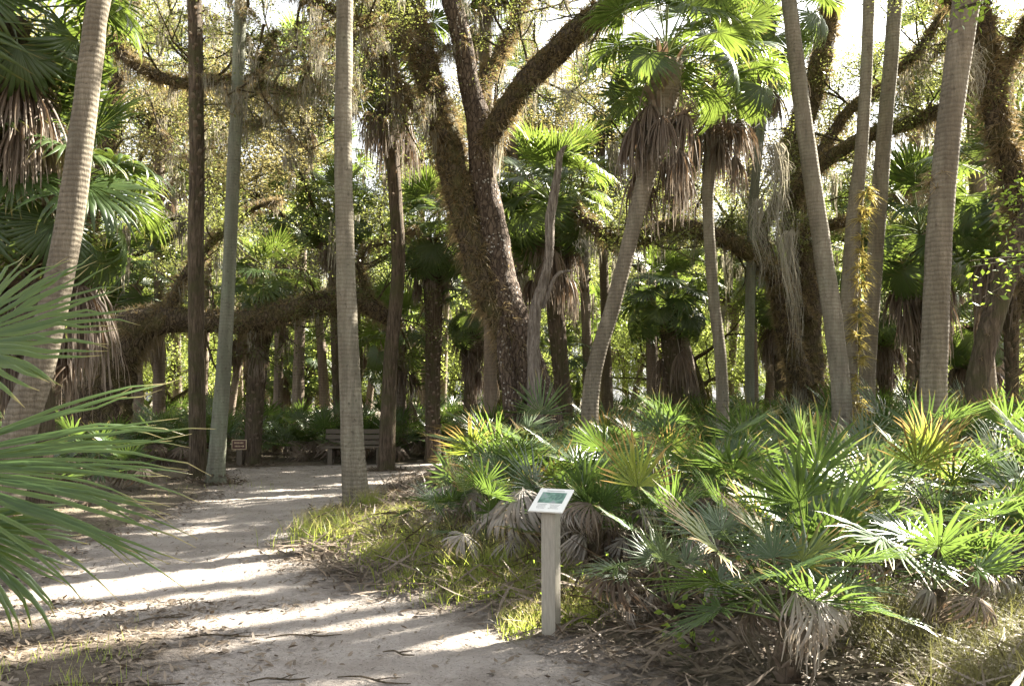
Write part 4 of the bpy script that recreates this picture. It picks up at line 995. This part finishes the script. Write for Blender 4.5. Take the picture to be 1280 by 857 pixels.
mb = blades(19000, clumped(tufts, .7), (.04, .17), .0038)
tag(obj('grass', mb.mesh('grass', [M_GRASS])), 'sunlit yellow green grass along the path edge below the palmettos', 'grass', kind='stuff')
mb = blades(1500, clumped([(*gp(405, 672), .25, .5), (*gp(460, 640), .15, .15), (*gp(612, 725), .3, .2), (*gp(560, 700), .4, .3)], 1), (.18, .42), .0045)
tag(obj('grass', mb.mesh('grass', [M_GRASS])), 'taller pale grass tufts at the foot of the path-edge palm', 'grass', kind='stuff')
far_t = [(*gp(rng.uniform(285, 330), rng.uniform(598, 612)), .3, .3) for _ in range(8)] + [(*gp(rng.uniform(0, 180), rng.uniform(770, 857)), .08, .08) for _ in range(22)] + [(rng.uniform(-8, -5), rng.uniform(9, 19), .4, .4) for _ in range(20)]
mb = MB()
x, y = clumped(far_t, 1)(350)
z = height(x, y); n = len(x)
Lb = rng.uniform(.03, .12, n); a = rng.random(n) * 6.28; t_ = np.linspace(0, 1, 3)[None]
C = np.stack([x[:, None] + np.cos(a)[:, None] * Lb[:, None] * .5 * t_, y[:, None] + np.sin(a)[:, None] * Lb[:, None] * .5 * t_, z[:, None] + Lb[:, None] * t_], -1)
V, q, uv = flat_ribbons(C, np.stack([np.sin(a)[:, None] * .003 * (1 - .9 * t_), -np.cos(a)[:, None] * .003 * (1 - .9 * t_), 0 * a[:, None] * t_], -1)); mb.add(V, q, uv)
tag(obj('grass', mb.mesh('grass', [M_GRASS])), 'sparse short green weeds at the left side of the sand', 'grass', kind='stuff')

def litter(n, fx, L=(.02, .08), flat=.85, mat=M_LITTER, label='', zoff=.01, w_=3.0):
    x, y = fx(n); z = height(x, y) + zoff
    mb = MB(); L_ = rng.uniform(*L, len(x)); a = rng.random(len(x)) * 6.28; tl = rng.normal(0, .25, len(x))
    d = np.stack([np.cos(a), np.sin(a), tl], -1); u = np.stack([-np.sin(a), np.cos(a), rng.normal(0, .4, len(x))], -1)
    t = np.linspace(-.5, .5, 4)[None, :, None]; p0 = np.stack([x, y, z + np.abs(tl) * L_ * .5], -1)
    C = p0[:, None] + d[:, None] * L_[:, None, None] * t + u[:, None] * (L_[:, None, None] * rng.normal(0, .2, (len(x), 1, 1)) * (t * t - .1))
    hw = (L_ / w_ / 2)[:, None, None] * np.array([.15, 1, .85, .1])[None, :, None]
    V, q, uv = flat_ribbons(C, u[:, None] * hw); mb.add(V, q, uv)
    o_ = obj('leaf_litter', mb.mesh('leaf_litter', [mat])); tag(o_, label, 'leaf litter', kind='stuff')
def bank_pts(n):
    y = rng.uniform(4, 20, n) ** 1.0; x = rng.uniform(-3.2, .62 * y + 1, n); k = sdf(x, y) > rng.normal(.0, .18, n); return x[k], y[k]
def path_pts(n):
    y = 3.2 + 18 * rng.random(n) ** 1.6; x = rng.uniform(-6.5, 1.2, n); k = sdf(x, y) < .1; return x[k], y[k]
def left_pts(n):
    y = rng.uniform(3.2, 21, n); x = rng.uniform(-9.5, -1.6, n); d = sdf(x, y); k = (d > -.8 * rng.random(n)) | ((y < 7) & (x < -1.7) & (rng.random(n) < .6)); return x[k], y[k]
litter(60000, bank_pts, (.03, .13), label='brown fallen leaf litter under the palmettos', w_=5, zoff=.02)
litter(14000, bank_pts, (.15, .5), label='long shredded dead palm leaf strips under the palmettos', w_=22, zoff=.06)
litter(6000, path_pts, (.012, .055), label='small dark leaf crumbs scattered on the sand', w_=2.6)
def base_pts(n):
    b = np.array([P(446, 500, 12.75)[:2], P(270, 500, 17)[:2], P(247, 500, 17.7)[:2], P(483, 500, 20.2)[:2], P(316, 500, 21.7)[:2]]); k = rng.integers(0, 5, n)
    a = rng.random(n) * 6.28; r_ = .16 + np.abs(rng.normal(0, .28, n)); return b[k, 0] + np.cos(a) * r_, b[k, 1] + np.sin(a) * r_
litter(2600, base_pts, (.03, .16), label='brown litter gathered round the feet of the palms by the path', w_=6, zoff=.02)
def drift_pts(n):
    y = 3.4 + 17 * rng.random(n) ** 1.4; x = rng.uniform(-6.5, 1.2, n); d = sdf(x, y) + .25 * wob(x, y, 1.9, 6); k = (np.abs(d + .12) < np.abs(rng.normal(0, .22, n))) & (wob(x, y, 2.3, 8) > -.3); return x[k], y[k]
litter(26000, drift_pts, (.015, .09), label='brown leaf litter drifted along both edges of the sand', w_=4)
def corner_pts(n):
    y = rng.uniform(3.3, 7.2, n); x = rng.uniform(-4.6, -1.2, n) + .2 * wob(y, y, 2, 1); k = (rng.random(n) < np.clip((-1.2 - x) / 1.5, 0, 1)) & (wob(x, y, 2.0, 3) > -.25); return x[k], y[k]
litter(9000, corner_pts, (.012, .08), label='brown crumbs and leaves over the near left corner of the sand', w_=3.5)
litter(11000, left_pts, (.02, .09), label='brown litter along the left side of the path', w_=4)
# thin twigs lying on the sand
for k, (px, py, L, a) in enumerate(((290, 792, .55, .1), (470, 845, .45, -.3), (215, 770, .35, .5), (500, 812, .22, -.4), (385, 790, .5, .15), (640, 742, .4, -1.1), (150, 850, .8, .05), (90, 800, .5, .3), (355, 845, .35, .2), (330, 760, .2, .4))):
    x, y = gp(px, py); z = H(x, y) + .012; mb = MB()
    p = [(-L / 2, 0, 0, .004), (-L / 5, .03, .008, .006), (L / 5, -.02, .004, .006), (L / 2, .02, .0, .003)]
    tube(mb, p, sides=5, step=.05, rough=.15); tube(mb, [(0, 0, .004, .004), (L / 6, .06, .006, .003), (L / 3.5, .10, .002, .002)], sides=4, step=.04)
    o = obj('twig', mb.mesh('twig', [B_DARK])); o.location = (x, y, z); o.rotation_euler.z = a
    tag(o, 'thin dark forked twig lying on the pale sand in the near part of the path', 'twig', 'twigs on the sand')
# whole dead fronds fallen on the bank
lab_f = ['dead frond lying at the sandy edge left of the sign', 'curled dead frond at the foot of the small bluish palmetto', 'grey fallen frond near the bottom right brush', 'fallen frond at the base of the fan palmetto left of the sign',
         'small brown fallen frond on the far sand near the path-edge palm', 'brown fallen frond on the left sand below the foreground frond', 'bleached fallen frond right of the star-fanned palmetto', 'pale fallen frond under the right edge palmettos']
for k, (px, py, a, s_) in enumerate(((425, 690, 2.0, .9), (780, 770, 1.0, .9), (1060, 800, -2.2, .9), (600, 665, .5, .9), (413, 612, 1.8, .45), (105, 715, 1.7, .6), (1000, 760, .4, 1.0), (1200, 770, 2.4, 1.0))):
    x, y = gp(px, py); mb = MB(); mb.put(fan(20, 120, .5, .4, .8, .0, .12, .0, 0, .05, 0, .35, .006, 0, lj=.15, aj=.08, wid=.7, K=6), roty(.2))
    o = obj('fallen_frond', mb.mesh('fallen_frond', [M_DEAD, M_PETD])); o.location = (x, y, H(x, y) + .05); o.rotation_euler = (.05, .0, a); o.scale = [s_] * 3
    tag(o, lab_f[k], 'palm frond', 'fallen dead fronds')
# olive brush at bottom right
def brush_pts(n):
    y = rng.uniform(4.2, 6.2, n); x = rng.uniform(2.0, 4.2, n) + rng.normal(0, .1, n); return x, y
mb = blades(9000, brush_pts, (.10, .38), .0028, lean=.9)
tag(obj('undergrowth', mb.mesh('undergrowth', [M_OLIVE])), 'olive brown wiry brush in the bottom right corner', 'undergrowth', kind='stuff')
def bank2(n):
    x, y = bank_pts(n); k = (wob(x, y, 1.1, 4) > .25) & (sdf(x, y) > 1.3); return x[k], y[k]
mb = blades(30000, bank2, (.10, .40), .004, lean=.7)
tag(obj('undergrowth', mb.mesh('undergrowth', [M_OLIVE])), 'wiry weeds growing among the palmetto stems', 'undergrowth', kind='stuff')

# leafy saplings and vines with light green leaves
def sapling(px, py, Y, h, n, label, ls=.07, hang=False, w_=.25):
    p = P(px, py, Y); g0 = H(p[0], p[1]); org_ = np.array([p[0], p[1], g0 if not hang else p[2]])
    t_ = thing('leafy_sapling', org_, label, 'sapling', 'light green saplings'); wd, lv = MB(), MB()
    for k in range(4):
        d = np.array([rng.normal(0, .5), rng.normal(0, .5), 1.0]) if not hang else np.array([-1, rng.normal(0, .3), -.1 + rng.normal(0, .35)])
        pts = np.array([np.zeros(3), norm(d) * h * .5, norm(d) * h + np.array([0, 0, -.05])]); tube(wd, np.hstack([pts, [[.011], [.008], [.004]]]), sides=4, step=.06, cap=False)
        s_ = spline(pts, .05); q_ = s_[rng.integers(len(s_) // 3, len(s_), n)] + rng.normal(0, w_ * .3, (n, 3)); leaf_quads(lv, q_, ls, 0, .5, 1.9, .3)
    obj('stem', wd.mesh('stem', [B_DARK]), t_); obj('leaves', lv.mesh('leaves', [M_SPRIG]), t_)
for a in ((708, 720, 6.6, .45, 7, 'sprig with round lime green leaves just right of the sign post'), (1165, 660, 7.2, .6, 16, 'lime green vine leaves over grey dead fans near the right edge'),
          (1060, 730, 6.0, .45, 14, 'short lime sapling right of the folded brown fan'), (930, 745, 6.0, .4, 14, 'low lime green weed beneath the star-fanned palmetto'),
          (1245, 640, 7.0, .8, 16, 'taller sapling against the right edge of the bank'), (1110, 700, 6.4, .5, 12, 'thin sapling between the dead fans at lower right'),
          (870, 790, 5.4, .3, 10, 'tiny sprig at the sand edge bottom centre')): sapling(*a)
sapling(1330, 325, 7.0, .7, 34, 'leafy branch reaching in from the right edge over the slanting trunk', .06, True, .25)
sapling(1345, 240, 8.0, .75, 34, 'higher leafy branch reaching in from the right edge', .06, True, .25)
sapling(1240, 5, 8.0, .3, 22, 'small lime leaf cluster at the very top right of the thick ringed palm', .07, True, .35)
